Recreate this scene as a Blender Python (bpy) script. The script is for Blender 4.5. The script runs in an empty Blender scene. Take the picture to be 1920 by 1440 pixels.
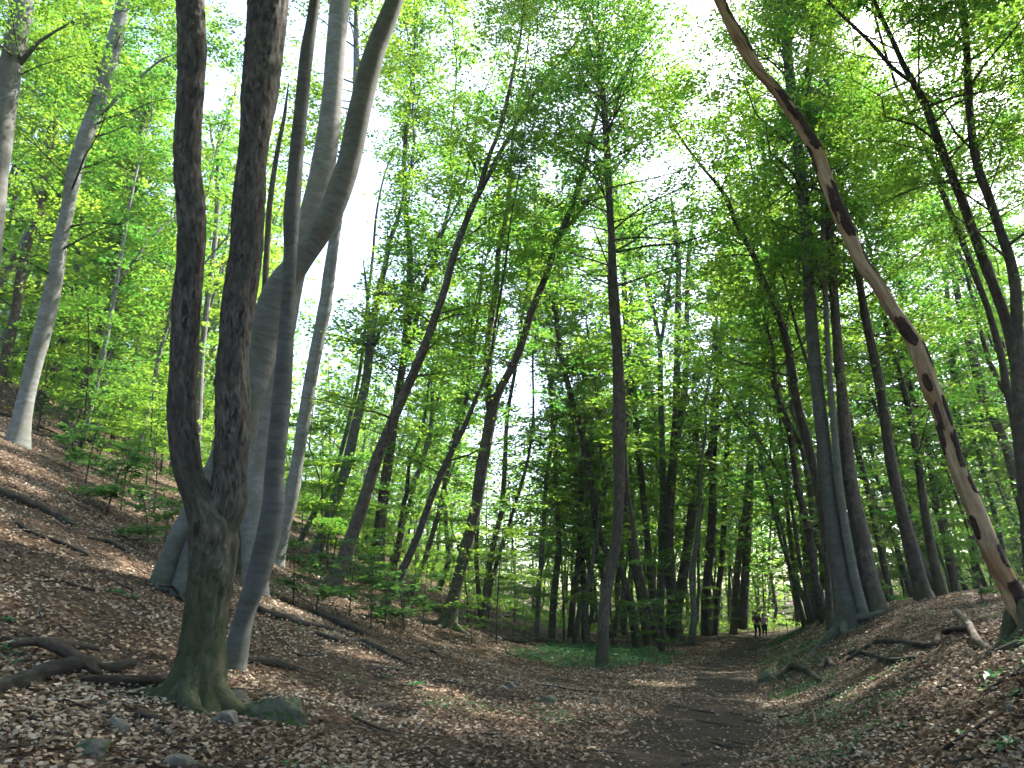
import bpy, math, random
import numpy as np
from mathutils import Vector

rng = np.random.default_rng(7)
random.seed(7)
SC = bpy.context.scene
COL = SC.collection

# ------------------------------------------------------------------ camera
F = 1400.0                       # focal length in pixels of the 1920 px wide photograph
PITCH = math.radians(16.9)
CAM = np.array([0.0, 0.0, 1.6])
FWD = np.array([0.0, math.cos(PITCH), math.sin(PITCH)])
UP = np.array([0.0, -math.sin(PITCH), math.cos(PITCH)])
RIGHT = np.array([1.0, 0.0, 0.0])
cam_data = bpy.data.cameras.new('camera')
cam = bpy.data.objects.new('camera', cam_data)
COL.objects.link(cam)
cam.location = CAM
cam.rotation_euler = (math.radians(90) + PITCH, 0, 0)
cam_data.sensor_width = 36.0
cam_data.lens = 36.0 * F / 1920.0
cam_data.clip_end = 2000.0
SC.camera = cam

# ------------------------------------------------------------------ light
SUN_DIR = np.array([0.50, 0.36, 0.78]); SUN_DIR /= np.linalg.norm(SUN_DIR)
world = bpy.data.worlds.new('World'); SC.world = world; world.use_nodes = True
wn = world.node_tree.nodes; wl = world.node_tree.links
sky = wn.new('ShaderNodeTexSky'); sky.sky_type = 'NISHITA'; sky.sun_disc = False
sky.sun_elevation = math.asin(SUN_DIR[2]); sky.sun_rotation = math.atan2(SUN_DIR[0], SUN_DIR[1])
sky.dust_density = 3.0; sky.air_density = 1.0
bg = wn['Background']; bg.inputs['Strength'].default_value = 0.15
wl.new(sky.outputs[0], bg.inputs[0])
sl = bpy.data.lights.new('sun', 'SUN'); sl.energy = 4.0; sl.angle = math.radians(0.53); sl.color = (1.0, 0.94, 0.84)
so = bpy.data.objects.new('sun', sl); COL.objects.link(so)
so.rotation_euler = Vector(-SUN_DIR).to_track_quat('-Z', 'Y').to_euler(); so.location = (30, 0, 60)
vs = SC.view_settings
SC.display_settings.display_device = 'sRGB'
vs.view_transform = 'Standard'; vs.look = 'None'; vs.gamma = 1.0; vs.use_curve_mapping = False
vs.exposure = 2.2
cy = SC.cycles
cy.max_bounces = 10; cy.diffuse_bounces = 8; cy.transmission_bounces = 8; cy.glossy_bounces = 2; cy.transparent_max_bounces = 4
cy.caustics_reflective = False; cy.caustics_refractive = False
cy.use_denoising = True; cy.denoiser = 'OPENIMAGEDENOISE'; cy.denoising_input_passes = 'RGB_ALBEDO_NORMAL'; cy.denoising_prefilter = 'FAST'

# ------------------------------------------------------------------ terrain
def softplus(t): return np.where(t > 30, t, np.log1p(np.exp(np.minimum(t, 30))))
def smooth(a, b, t):
    t = np.clip((t - a) / (b - a), 0, 1); return t * t * (3 - 2 * t)
def _hash(ix, iy, s):
    h = (ix.astype(np.int64) * 374761393 + iy.astype(np.int64) * 668265263 + s * 1442695041) & 0xffffffff
    h = ((h ^ (h >> 13)) * 1274126177) & 0xffffffff
    return ((h ^ (h >> 16)) & 0xffff) / 65535.0
def vnoise(x, y, s=0, px=None):
    x = np.asarray(x, float); y = np.asarray(y, float)
    x0 = np.floor(x); y0 = np.floor(y); fx = x - x0; fy = y - y0
    fx = fx * fx * (3 - 2 * fx); fy = fy * fy * (3 - 2 * fy)
    x1 = x0 + 1
    if px: x0 = np.mod(x0, px); x1 = np.mod(x1, px)
    a = _hash(x0, y0, s); b = _hash(x1, y0, s); c = _hash(x0, y0 + 1, s); d = _hash(x1, y0 + 1, s)
    return (a * (1 - fx) + b * fx) * (1 - fy) + (c * (1 - fx) + d * fx) * fy
def path_x(y):
    y = np.asarray(y, float)
    return 1.55 + (y - 8.8) * 0.337 + 0.35 * np.sin(y / 6.0) + .010 * np.clip(y - 47, 0, 30) ** 2
def height(x, y):
    x = np.asarray(x, float); y = np.asarray(y, float)
    xf = -1.85 + 0.09 * np.clip(y - 8, -8, 70)
    left = 0.46 * 1.5 * softplus((xf - x) / 1.5)
    o = x - path_x(y)
    right = 1.5 * smooth(0.7, 5.0, o) + 0.13 * np.maximum(o - 4, 0)
    far = 0.0006 * np.maximum(y - 78, 0) ** 2
    bump = 0.30 * (vnoise(x / 6.5, y / 6.5, 1) - .5) + 0.13 * (vnoise(x / 1.7, y / 1.7, 2) - .5) + 0.05 * (vnoise(x / .5, y / .5, 3) - .5)
    onp = np.exp(-(o / 0.9) ** 2)
    return left + right + far + bump * (1 - 0.6 * onp) - 0.07 * onp

def ray(px, py):
    d = FWD + RIGHT * ((px - 960) / F) + UP * ((720 - py) / F)
    return d
def ground_hit(px, py, tmax=120):
    d = ray(px, py); t = np.linspace(2, tmax, 2400)
    P = CAM + t[:, None] * d
    below = P[:, 2] < height(P[:, 0], P[:, 1])
    if not below.any(): return P[-1], tmax
    i = int(np.argmax(below)); return P[i], t[i]
def at_depth_y(px, py, Y):
    d = ray(px, py); t = Y / d[1]; return CAM + t * d, t
def project(P):
    q = P - CAM; z = q @ FWD
    z = np.where(z < 0.05, 0.05, z)
    return 960 + F * (q @ RIGHT) / z, 720 - F * (q @ UP) / z, q @ FWD

# ------------------------------------------------------------------ mesh helpers
def mesh_from(name, V, faces_flat, loop_totals, mat=None, smooth_shade=True):
    me = bpy.data.meshes.new(name)
    V = np.asarray(V, np.float32); ff = np.asarray(faces_flat, np.int32).ravel(); lt = np.asarray(loop_totals, np.int32)
    me.vertices.add(len(V)); me.vertices.foreach_set('co', V.ravel())
    me.loops.add(len(ff)); me.loops.foreach_set('vertex_index', ff)
    me.polygons.add(len(lt))
    ls = np.zeros(len(lt), np.int32); ls[1:] = np.cumsum(lt)[:-1]
    me.polygons.foreach_set('loop_start', ls); me.polygons.foreach_set('loop_total', lt)
    if smooth_shade: me.polygons.foreach_set('use_smooth', np.ones(len(lt), bool))
    for m in (mat if isinstance(mat, (list, tuple)) else [mat]):
        if m: me.materials.append(m)
    me.update(calc_edges=True)
    return me
def attr(me, name, typ, dom, vals):
    a = me.attributes.new(name, typ, dom)
    a.data.foreach_set('vector' if typ == 'FLOAT_VECTOR' else 'value', np.asarray(vals, np.float32).ravel())
def link(name, me, parent=None, loc=None):
    o = bpy.data.objects.new(name, me); COL.objects.link(o)
    if parent: o.parent = parent
    if loc is not None: o.location = loc
    return o
def tag(o, label=None, cat=None, group=None, kind=None):
    if label: o['label'] = label
    if cat: o['category'] = cat
    if group: o['group'] = group
    if kind: o['kind'] = kind
    return o
def empty(name, loc):
    o = bpy.data.objects.new(name, None); COL.objects.link(o); o.location = loc; o.empty_display_size = .2
    return o
def catmull(P, step):
    P = np.asarray(P, float)
    if len(P) < 2: return P
    Q = np.vstack([2 * P[0] - P[1], P, 2 * P[-1] - P[-2]])
    out = []
    for i in range(1, len(Q) - 2):
        p0, p1, p2, p3 = Q[i - 1], Q[i], Q[i + 1], Q[i + 2]
        n = max(1, int(np.linalg.norm((p2 - p1)[:3]) / step))
        t = (np.arange(n) / n)[:, None]
        out.append(0.5 * (2 * p1 + (p2 - p0) * t + (2 * p0 - 5 * p1 + 4 * p2 - p3) * t ** 2 + (3 * p1 - p0 - 3 * p2 + p3) * t ** 3))
    out.append(P[-1:])
    return np.vstack(out)

class Tubes:
    """collects tapered tubes into one mesh"""
    def __init__(self): self.V = []; self.Fq = []; self.bark = []; self.hgt = []; self.n = 0
    def add(self, path, rad, sides=8, relief=None, lobes=0.0, base_z=None, seed=0, cap=True, swell=.10):
        path = np.asarray(path, float); rad = np.asarray(rad, float); m = len(path)
        T = np.gradient(path, axis=0); T /= np.linalg.norm(T, axis=1)[:, None] + 1e-9
        ref = np.array([1.0, 0.2, 0.0]) if abs(T[m // 2, 2]) > 0.6 else np.array([0.0, 0.0, 1.0])
        A = np.cross(T, ref); A /= np.linalg.norm(A, axis=1)[:, None] + 1e-9
        B = np.cross(T, A)
        th = np.arange(sides) * 2 * math.pi / sides
        L = np.concatenate([[0], np.cumsum(np.linalg.norm(np.diff(path, axis=0), axis=1))])
        R = np.repeat(rad[:, None], sides, 1)
        # slow irregular swelling so no trunk is a perfect cone
        R = R * (1 + swell * (vnoise(np.broadcast_to(th * 4 / (2 * math.pi), R.shape), np.broadcast_to((L / 0.7)[:, None], R.shape), seed, 4) - .5)
                   + swell * (vnoise(np.broadcast_to(th * 0, R.shape), np.broadcast_to((L / 0.45)[:, None], R.shape), seed + 5) - .5))
        if lobes:
            e = np.exp(-np.maximum(path[:, 2] - path[0, 2], 0) / (rad.mean() * 1.6))[:, None]
            R = R * (1 + lobes * e * (0.75 + 0.5 * np.cos(th * 4 + seed) + 0.35 * np.cos(th * 3 + 2 * seed)))
        if relief is not None: R = R + relief(th, L, rad)
        P = path[:, None, :] + R[..., None] * (np.cos(th)[None, :, None] * A[:, None, :] + np.sin(th)[None, :, None] * B[:, None, :])
        self.V.append(P.reshape(-1, 3))
        r0 = max(rad.mean(), .01)
        bk = np.stack([np.broadcast_to(np.cos(th) * r0, (m, sides)), np.broadcast_to(np.sin(th) * r0, (m, sides)), np.broadcast_to(L[:, None] + seed * 7.3, (m, sides))], -1)
        self.bark.append(bk.reshape(-1, 3))
        bz = path[0, 2] if base_z is None else base_z
        self.hgt.append(np.broadcast_to((path[:, 2] - bz)[:, None], (m, sides)).ravel())
        i = np.arange(m - 1)[:, None] * sides; j = np.arange(sides)[None, :]; j2 = (j + 1) % sides
        q = np.stack([i + j, i + j2, i + sides + j2, i + sides + j], -1).reshape(-1, 4) + self.n
        self.Fq.append(q); self.n += m * sides
        if cap:
            for k, rev in ((0, True), (m - 1, False)):
                self.V.append(path[k:k + 1]); self.bark.append(bk[k, :1]); self.hgt.append(np.array([path[k, 2] - bz]))
                c = self.n; self.n += 1
                ring = (c - (m * sides if k == 0 else m * sides + 1)) + k * sides + np.arange(sides)
                nx = np.roll(ring, -1)
                tri = np.stack([ring, nx, np.full(sides, c), np.full(sides, c)], -1)
                self.cap = getattr(self, 'cap', []); self.cap.append(tri[:, [1, 0, 2]] if rev else tri[:, :3])
    def build(self, name, mat):
        q = np.vstack(self.Fq); caps = getattr(self, 'cap', [])
        flat = q.ravel(); lt = np.full(len(q), 4)
        if caps:
            c = np.vstack(caps); flat = np.concatenate([flat, c.ravel()]); lt = np.concatenate([lt, np.full(len(c), 3)])
        me = mesh_from(name, np.vstack(self.V), flat, lt, mat)
        attr(me, 'bark', 'FLOAT_VECTOR', 'POINT', np.vstack(self.bark)); attr(me, 'hgt', 'FLOAT', 'POINT', np.concatenate(self.hgt))
        return me

def norm(a): return a / (np.linalg.norm(a, axis=-1, keepdims=True) + 1e-9)
def leaf_mesh(name, C, A, N, L, W, tint, mat, fold=0.12, fine=False):
    """one folded diamond (or six-point) leaf per row"""
    A = norm(A); N = norm(N - (N * A).sum(-1, keepdims=True) * A); B = np.cross(N, A)
    L = np.broadcast_to(np.asarray(L, float), (len(C),))[:, None]; W = np.broadcast_to(np.asarray(W, float), (len(C),))[:, None]
    n = len(C)
    if not fine:
        up = N * W * fold
        V = np.stack([C - A * L * .5, C + B * W * .5 + up - A * L * .05, C + A * L * .5 - N * L * .06, C - B * W * .5 + up - A * L * .05], 1).reshape(-1, 3)
        f = np.arange(4 * n); lt = np.full(n, 4); tt = tint
    else:
        curl = rng.uniform(-.12, .45, (n, 1)); fo = rng.uniform(-.1, .5, (n, 1))
        V = np.stack([C - A * L * .5 + N * L * curl * .5, C + B * W * .46 - A * L * .17 + N * W * fo, C + B * W * .36 + A * L * .22 + N * W * fo,
                      C + A * L * .5 + N * L * curl * .6, C - B * W * .36 + A * L * .22 + N * W * fo * .8, C - B * W * .46 - A * L * .17 + N * W * fo * .8], 1).reshape(-1, 3)
        b = (np.arange(n) * 6)[:, None]
        f = np.concatenate([b + np.array([[0, 1, 2, 3]]), b + np.array([[0, 3, 4, 5]])], 1).ravel(); lt = np.full(2 * n, 4); tt = np.repeat(tint, 2)
    me = mesh_from(name, V, f, lt, mat, smooth_shade=False)
    attr(me, 'tint', 'FLOAT', 'FACE', tt)
    return me

# ------------------------------------------------------------------ materials
def new_mat(name):
    m = bpy.data.materials.new(name); m.use_nodes = True
    nt = m.node_tree; nt.nodes.clear()
    return m, nt.nodes, nt.links
def node(ns, typ, **kw):
    n = ns.new(typ)
    for k, v in kw.items():
        if k in n.inputs.keys(): n.inputs[k].default_value = v
        else: setattr(n, k, v)
    return n
def ramp(ns, ls, fac, stops, interp='LINEAR'):
    r = ns.new('ShaderNodeValToRGB'); r.color_ramp.interpolation = interp
    e = r.color_ramp.elements
    while len(e) < len(stops): e.new(.5)
    for i, (p, c) in enumerate(stops):
        e[i].position = p; e[i].color = (c[0], c[1], c[2], 1) if len(c) == 3 else c
    ls.new(fac, r.inputs[0]); return r
def mixc(ns, ls, fac, a, b):
    m = ns.new('ShaderNodeMix'); m.data_type = 'RGBA'
    for sock, v in ((m.inputs[0], fac), (m.inputs[6], a), (m.inputs[7], b)):
        if isinstance(v, (int, float)): sock.default_value = v
        elif isinstance(v, tuple): sock.default_value = (*v, 1)
        else: ls.new(v, sock)
    return m.outputs[2]
def mth(ns, ls, op, a, b=None, clamp=False):
    m = ns.new('ShaderNodeMath'); m.operation = op; m.use_clamp = clamp
    for i, v in enumerate((a, b)):
        if v is None: continue
        if isinstance(v, (int, float)): m.inputs[i].default_value = v
        else: ls.new(v, m.inputs[i])
    return m.outputs[0]

def leaf_material(name, dark, light, tdark, tlight, tfac=.5, rough=.45):
    m, ns, ls = new_mat(name)
    a_ = node(ns, 'ShaderNodeAttribute', attribute_name='tint'); oi = ns.new('ShaderNodeObjectInfo')
    a = mth(ns, ls, 'ADD', a_.outputs['Fac'], mth(ns, ls, 'MULTIPLY', mth(ns, ls, 'SUBTRACT', oi.outputs['Random'], .5), .7), True)
    c1 = ramp(ns, ls, a, [(0, dark), (1, light)])
    c2 = ramp(ns, ls, a, [(0, tdark), (1, tlight)])
    p = node(ns, 'ShaderNodeBsdfPrincipled', Roughness=rough)
    p.inputs['Specular IOR Level'].default_value = .35
    ls.new(c1.outputs[0], p.inputs['Base Color'])
    t = ns.new('ShaderNodeBsdfTranslucent'); ls.new(c2.outputs[0], t.inputs[0])
    mx = node(ns, 'ShaderNodeMixShader'); mx.inputs[0].default_value = tfac
    ls.new(p.outputs[0], mx.inputs[1]); ls.new(t.outputs[0], mx.inputs[2])
    o = ns.new('ShaderNodeOutputMaterial'); ls.new(mx.outputs[0], o.inputs[0])
    return m
M_LEAF = leaf_material('beech_leaf', (.028, .088, .022), (.075, .140, .024), (.10, .32, .040), (.34, .52, .045), .55)
M_LEAF_LOW = leaf_material('understorey_leaf', (.030, .085, .030), (.055, .125, .040), (.09, .24, .05), (.15, .34, .06), .45)
M_PLANT = leaf_material('ground_plant_leaf', (.030, .110, .045), (.055, .150, .060), (.06, .22, .06), (.10, .28, .07), .35)

def bark_material(name, crev, plate, hi, scale, stretch, bump, moss=0.0, mossh=.8, bands=False, blot=None):
    m, ns, ls = new_mat(name)
    a = node(ns, 'ShaderNodeAttribute', attribute_name='bark'); h = node(ns, 'ShaderNodeAttribute', attribute_name='hgt')
    oi = ns.new('ShaderNodeObjectInfo')
    mp = ns.new('ShaderNodeMapping'); mp.inputs['Scale'].default_value = (1, 1, stretch); ls.new(a.outputs['Vector'], mp.inputs[0])
    n1 = node(ns, 'ShaderNodeTexNoise', Scale=scale, Detail=6.0, Roughness=.62, Distortion=.6); ls.new(mp.outputs[0], n1.inputs['Vector'])
    n2 = node(ns, 'ShaderNodeTexNoise', Scale=2.2, Detail=4.0, Roughness=.6); ls.new(a.outputs['Vector'], n2.inputs['Vector'])
    n3 = node(ns, 'ShaderNodeTexNoise', Scale=scale * 3.5, Detail=4.0, Roughness=.7); ls.new(a.outputs['Vector'], n3.inputs['Vector'])
    c = ramp(ns, ls, n1.outputs[0], [(.36, crev), (.52, plate), (.72, hi)]).outputs[0]
    bl = ramp(ns, ls, n2.outputs[0], [(.38, (0, 0, 0)), (.62, (1, 1, 1))]).outputs[0]
    c = mixc(ns, ls, mth(ns, ls, 'MULTIPLY', bl, .55), c, blot or tuple(v * .5 for v in plate))
    fine = ramp(ns, ls, n3.outputs[0], [(.3, (.8, .8, .8)), (.7, (1.1, 1.1, 1.1))]).outputs[0]
    mm = ns.new('ShaderNodeMix'); mm.data_type = 'RGBA'; mm.blend_type = 'MULTIPLY'; mm.inputs[0].default_value = .6
    ls.new(c, mm.inputs[6]); ls.new(fine, mm.inputs[7]); c = mm.outputs[2]
    if moss:
        g = mth(ns, ls, 'SUBTRACT', 1.0, mth(ns, ls, 'DIVIDE', h.outputs['Fac'], mossh), True)
        g = mth(ns, ls, 'MULTIPLY', mth(ns, ls, 'ADD', mth(ns, ls, 'MULTIPLY', g, 1.3), mth(ns, ls, 'SUBTRACT', n2.outputs[0], .62)), moss * 1.4, True)
        g = mth(ns, ls, 'MULTIPLY', g, ramp(ns, ls, n3.outputs[0], [(.42, (.12, .12, .12)), (.60, (1, 1, 1))]).outputs[0])
        c = mixc(ns, ls, g, c, (.048, .066, .016))
    hs = ns.new('ShaderNodeHueSaturation'); ls.new(c, hs.inputs['Color'])
    ls.new(mth(ns, ls, 'ADD', .75, mth(ns, ls, 'MULTIPLY', oi.outputs['Random'], .5)), hs.inputs['Value'])
    p = node(ns, 'ShaderNodeBsdfPrincipled', Roughness=.85); p.inputs['Specular IOR Level'].default_value = .25
    ls.new(hs.outputs[0], p.inputs['Base Color'])
    b = node(ns, 'ShaderNodeBump', Strength=bump, Distance=.02); ls.new(n1.outputs[0], b.inputs['Height'])
    ls.new(b.outputs[0], p.inputs['Normal'])
    o = ns.new('ShaderNodeOutputMaterial'); ls.new(p.outputs[0], o.inputs[0])
    return m
M_RIDGED = bark_material('ridged_bark', (.010, .009, .008), (.080, .071, .058), (.185, .165, .135), 22, .34, 1.0, moss=.8, mossh=2.6)
M_BEECH = bark_material('smooth_beech_bark', (.078, .082, .078), (.118, .123, .116), (.155, .158, .150), 4.5, 2.6, .2, moss=.35, mossh=1.2, blot=(.07, .075, .055))
M_PALE = bark_material('pale_beech_bark', (.14, .145, .142), (.20, .207, .204), (.26, .265, .26), 4.5, 2.2, .2, moss=.2, mossh=.8, blot=(.12, .115, .09))
M_BROWN = bark_material('brown_bark', (.038, .033, .027), (.088, .076, .062), (.145, .126, .104), 20, .35, .8, moss=.5, mossh=1.2)
M_DARK = bark_material('dark_bark', (.030, .026, .022), (.075, .066, .055), (.125, .11, .09), 16, .4, .6, moss=.5, mossh=1.4)
M_DEADWOOD = bark_material('bare_dead_wood', (.10, .070, .043), (.33, .250, .155), (.45, .365, .25), 11, .12, .6, blot=(.25, .135, .06))
M_PATCH = bark_material('peeling_bark', (.022, .015, .011), (.060, .040, .028), (.10, .07, .05), 22, .5, 1.0)
M_LOG = bark_material('rotten_log', (.010, .009, .008), (.034, .029, .024), (.085, .074, .062), 18, .3, 1.0, blot=(.026, .029, .018))
M_LOGPALE = bark_material('weathered_branch', (.07, .055, .04), (.15, .12, .09), (.24, .2, .16), 18, .3, .8)
M_TWIG = bark_material('twig_bark', (.04, .035, .03), (.075, .065, .055), (.11, .10, .08), 12, 1, .2)

def ground_material(name, soil):
    m, ns, ls = new_mat(name)
    g = ns.new('ShaderNodeNewGeometry')
    v = node(ns, 'ShaderNodeTexVoronoi', Scale=17.0, Randomness=1.0); ls.new(g.outputs['Position'], v.inputs['Vector'])
    sep = ns.new('ShaderNodeSeparateColor'); ls.new(v.outputs['Color'], sep.inputs[0])
    leafc = ramp(ns, ls, sep.outputs[0], [(0, (.045, .028, .018)), (.3, (.10, .055, .030)), (.6, (.17, .105, .062)), (.85, (.26, .19, .125)), (1, (.34, .28, .21))]).outputs[0]
    n1 = node(ns, 'ShaderNodeTexNoise', Scale=1.1, Detail=6.0, Roughness=.62); ls.new(g.outputs['Position'], n1.inputs['Vector'])
    n2 = node(ns, 'ShaderNodeTexNoise', Scale=30.0, Detail=5.0, Roughness=.7); ls.new(g.outputs['Position'], n2.inputs['Vector'])
    soilc = ramp(ns, ls, n2.outputs[0], [(.3, (.024, .018, .013)), (.55, (.050, .039, .029)), (.75, (.095, .075, .058))]).outputs[0]
    edge = ramp(ns, ls, v.outputs['Distance'], [(.0, (1, 1, 1)), (.55, (.35, .35, .35))]).outputs[0]
    mm = ns.new('ShaderNodeMix'); mm.data_type = 'RGBA'; mm.blend_type = 'MULTIPLY'; mm.inputs[0].default_value = .8
    ls.new(leafc, mm.inputs[6]); ls.new(edge, mm.inputs[7])
    k = ramp(ns, ls, n1.outputs[0], [(.40 + soil * .2, (0, 0, 0)), (.62 + soil * .2, (1, 1, 1))]).outputs[0]
    k = mth(ns, ls, 'ADD', mth(ns, ls, 'MULTIPLY', k, 1 - .5 * soil), .0 if soil else .25, True)
    c = mixc(ns, ls, k, soilc, mm.outputs[2])
    p = node(ns, 'ShaderNodeBsdfPrincipled', Roughness=.95); p.inputs['Specular IOR Level'].default_value = .15
    ls.new(c, p.inputs['Base Color'])
    b = node(ns, 'ShaderNodeBump', Strength=.9, Distance=.03)
    ls.new(mth(ns, ls, 'ADD', v.outputs['Distance'], n2.outputs[0]), b.inputs['Height']); ls.new(b.outputs[0], p.inputs['Normal'])
    o = ns.new('ShaderNodeOutputMaterial'); ls.new(p.outputs[0], o.inputs[0])
    return m
M_GROUND = ground_material('forest_floor', 0.0)
M_PATH = ground_material('trodden_soil', 1.0)
def litter_material():
    m, ns, ls = new_mat('dry_beech_leaf')
    a = node(ns, 'ShaderNodeAttribute', attribute_name='tint')
    c = ramp(ns, ls, a.outputs['Fac'], [(0, (.050, .031, .022)), (.22, (.125, .072, .046)), (.40, (.240, .165, .108)), (.60, (.340, .262, .182)), (.82, (.42, .350, .265)), (1, (.47, .42, .345))]).outputs[0]
    p = node(ns, 'ShaderNodeBsdfPrincipled', Roughness=.6); p.inputs['Specular IOR Level'].default_value = .3
    ls.new(c, p.inputs['Base Color'])
    t = ns.new('ShaderNodeBsdfTranslucent'); ls.new(c, t.inputs[0])
    mx = ns.new('ShaderNodeMixShader'); mx.inputs[0].default_value = .2; ls.new(p.outputs[0], mx.inputs[1]); ls.new(t.outputs[0], mx.inputs[2])
    o = ns.new('ShaderNodeOutputMaterial'); ls.new(mx.outputs[0], o.inputs[0])
    return m
M_LITTER = litter_material()
def rock_material(name, moss):
    m, ns, ls = new_mat(name)
    g = ns.new('ShaderNodeNewGeometry')
    n1 = node(ns, 'ShaderNodeTexNoise', Scale=9.0, Detail=8.0, Roughness=.65); ls.new(g.outputs['Position'], n1.inputs['Vector'])
    n2 = node(ns, 'ShaderNodeTexNoise', Scale=60.0, Detail=4.0, Roughness=.7); ls.new(g.outputs['Position'], n2.inputs['Vector'])
    c = ramp(ns, ls, n1.outputs[0], [(.3, (.050, .050, .036)), (.5, (.115, .108, .085)), (.7, (.21, .195, .16))]).outputs[0]
    nm = ramp(ns, ls, n1.outputs[0], [(.47, (0, 0, 0)), (.56, (1, 1, 1))]).outputs[0]
    mossc = ramp(ns, ls, n2.outputs[0], [(.3, (.012, .028, .006)), (.7, (.055, .095, .018))]).outputs[0]
    c = mixc(ns, ls, mth(ns, ls, 'MULTIPLY', mth(ns, ls, 'ADD', nm, moss - .5, True), 1.0 if moss > 0 else 0.0), c, mossc)
    p = node(ns, 'ShaderNodeBsdfPrincipled', Roughness=.9); ls.new(c, p.inputs['Base Color'])
    b = node(ns, 'ShaderNodeBump', Strength=.7, Distance=.03); ls.new(mth(ns, ls, 'ADD', n1.outputs[0], mth(ns, ls, 'MULTIPLY', n2.outputs[0], .3)), b.inputs['Height']); ls.new(b.outputs[0], p.inputs['Normal'])
    o = ns.new('ShaderNodeOutputMaterial'); ls.new(p.outputs[0], o.inputs[0])
    return m
M_ROCK = rock_material('grey_limestone', 0.0); M_MOSSROCK = rock_material('mossy_limestone', .75); M_HALFMOSS = rock_material('part_mossy_limestone', .35)
def plain(name, c, rough=.8):
    m, ns, ls = new_mat(name)
    g = ns.new('ShaderNodeNewGeometry'); n = node(ns, 'ShaderNodeTexNoise', Scale=14.0, Detail=3.0); ls.new(g.outputs['Position'], n.inputs['Vector'])
    r = ramp(ns, ls, n.outputs[0], [(.3, tuple(v * .75 for v in c)), (.7, tuple(min(1, v * 1.2) for v in c))])
    p = node(ns, 'ShaderNodeBsdfPrincipled', Roughness=rough); ls.new(r.outputs[0], p.inputs['Base Color'])
    o = ns.new('ShaderNodeOutputMaterial'); ls.new(p.outputs[0], o.inputs[0]); return m

# ------------------------------------------------------------------ ground and path
def axis(parts):
    out = []
    for a, b, s in parts: out.append(np.arange(a, b, s))
    return np.concatenate(out)
gx = axis([(-95, -40, 2.2), (-40, -16, .8), (-16, -8, .35), (-8, 10, .15), (10, 26, .35), (26, 50, .8), (50, 122, 2.2)])
gy = axis([(-30, -6, 1.5), (-6, 4, .4), (4, 18, .15), (18, 34, .3), (34, 60, .6), (60, 181, 2.0)])
X, Y = np.meshgrid(gx, gy); Z = height(X, Y)
nx, ny = len(gx), len(gy)
ii = (np.arange(ny - 1)[:, None] * nx + np.arange(nx - 1)[None, :])
q = np.stack([ii, ii + 1, ii + nx + 1, ii + nx], -1).reshape(-1, 4)
gm = mesh_from('ground', np.stack([X, Y, Z], -1).reshape(-1, 3), q, np.full(len(q), 4), M_GROUND)
tag(link('ground', gm), kind='structure')

ys = np.arange(2.0, 75, .22); us = np.linspace(-1, 1, 17)
PX = []
for y in ys:
    w = .85 + .35 * (vnoise(y / 2.3, 0.3, 11) - .5) + .015 * max(0, 22 - y)
    cx = path_x(y)
    e = np.where(np.abs(us) > .7, .35 * (vnoise(np.full(17, y / .6), us * 3 + 5, 12) - .5), 0)
    x = cx + (us * (w + e))
    z = height(x, np.full(17, y)) + .022 - .05 * np.abs(us) ** 6
    PX.append(np.stack([x, np.full(17, y), z], -1))
PX = np.concatenate(PX)
ii = (np.arange(len(ys) - 1)[:, None] * 17 + np.arange(16)[None, :])
q = np.stack([ii, ii + 1, ii + 18, ii + 17], -1).reshape(-1, 4)
tag(link('path', mesh_from('path', PX, q, np.full(len(q), 4), M_PATH)), kind='structure')

def scatter_view(n, y0, y1, power):
    """ground points inside a wedge in front of the camera, denser close by"""
    u = rng.random(n)
    k = 1 - power
    y = (y0 ** k + u * (y1 ** k - y0 ** k)) ** (1 / k)
    x = (rng.random(n) * 2 - 1) * (y * .78 + 1.5)
    return x, y
def ground_normal(x, y):
    e = .15
    gxv = (height(x + e, y) - height(x - e, y)) / (2 * e); gyv = (height(x, y + e) - height(x, y - e)) / (2 * e)
    return norm(np.stack([-gxv, -gyv, np.ones_like(gxv)], -1))
# leaf litter: one lying leaf per face pair; barer where feet tread and where the soil shows
def litter(n, y0, y1, power, fine, label):
    x, y = scatter_view(n, y0, y1, power)
    o = np.abs(x - path_x(y)) + .5 * (vnoise(x / .7, y / .9, 20) - .5)
    bare = .15 + .85 * smooth(.25, 1.25, o) + .5 * smooth(.5, .7, vnoise(x / .7, y / 1.3, 21)) * (o < 1.25)
    soil = vnoise(x / 1.3, y / 1.3, 22) * .6 + vnoise(x / .45, y / .45, 24) * .4
    bare = bare * (.25 + .75 * smooth(.28, .42, soil))
    keep = rng.random(n) < bare
    x, y = x[keep], y[keep]; n = len(x)
    N0 = ground_normal(x, y); heap = smooth(.5, .75, soil[keep]); z = height(x, y) + rng.uniform(.008, .03, n) + .03 * heap * rng.random(n)
    ang = rng.random(n) * 2 * math.pi
    A = np.stack([np.cos(ang), np.sin(ang), rng.normal(0, .25, n)], -1)
    N = N0 + rng.normal(0, .42, (n, 3))
    L = rng.uniform(.030, .068, n) * (1 + np.maximum(y - 12, 0) * .03)
    tint = np.clip(rng.beta(1.7, 1.8, n) + .5 * (vnoise(x / 1.1, y / 1.1, 23) - .5), 0, 1)
    me = leaf_mesh('leaf_litter', np.stack([x, y, z], -1), A, N, L, L * rng.uniform(.5, .8, n), tint, M_LITTER, fine=fine, fold=.2)
    tag(link('leaf_litter', me), label, 'leaf litter', kind='stuff')
litter(88000, 3.8, 15, 1.2, True, 'brown and tan fallen beech leaves covering the near forest floor')
litter(110000, 14.5, 44, 1.15, False, 'fallen beech leaves covering the forest floor further back')

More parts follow.
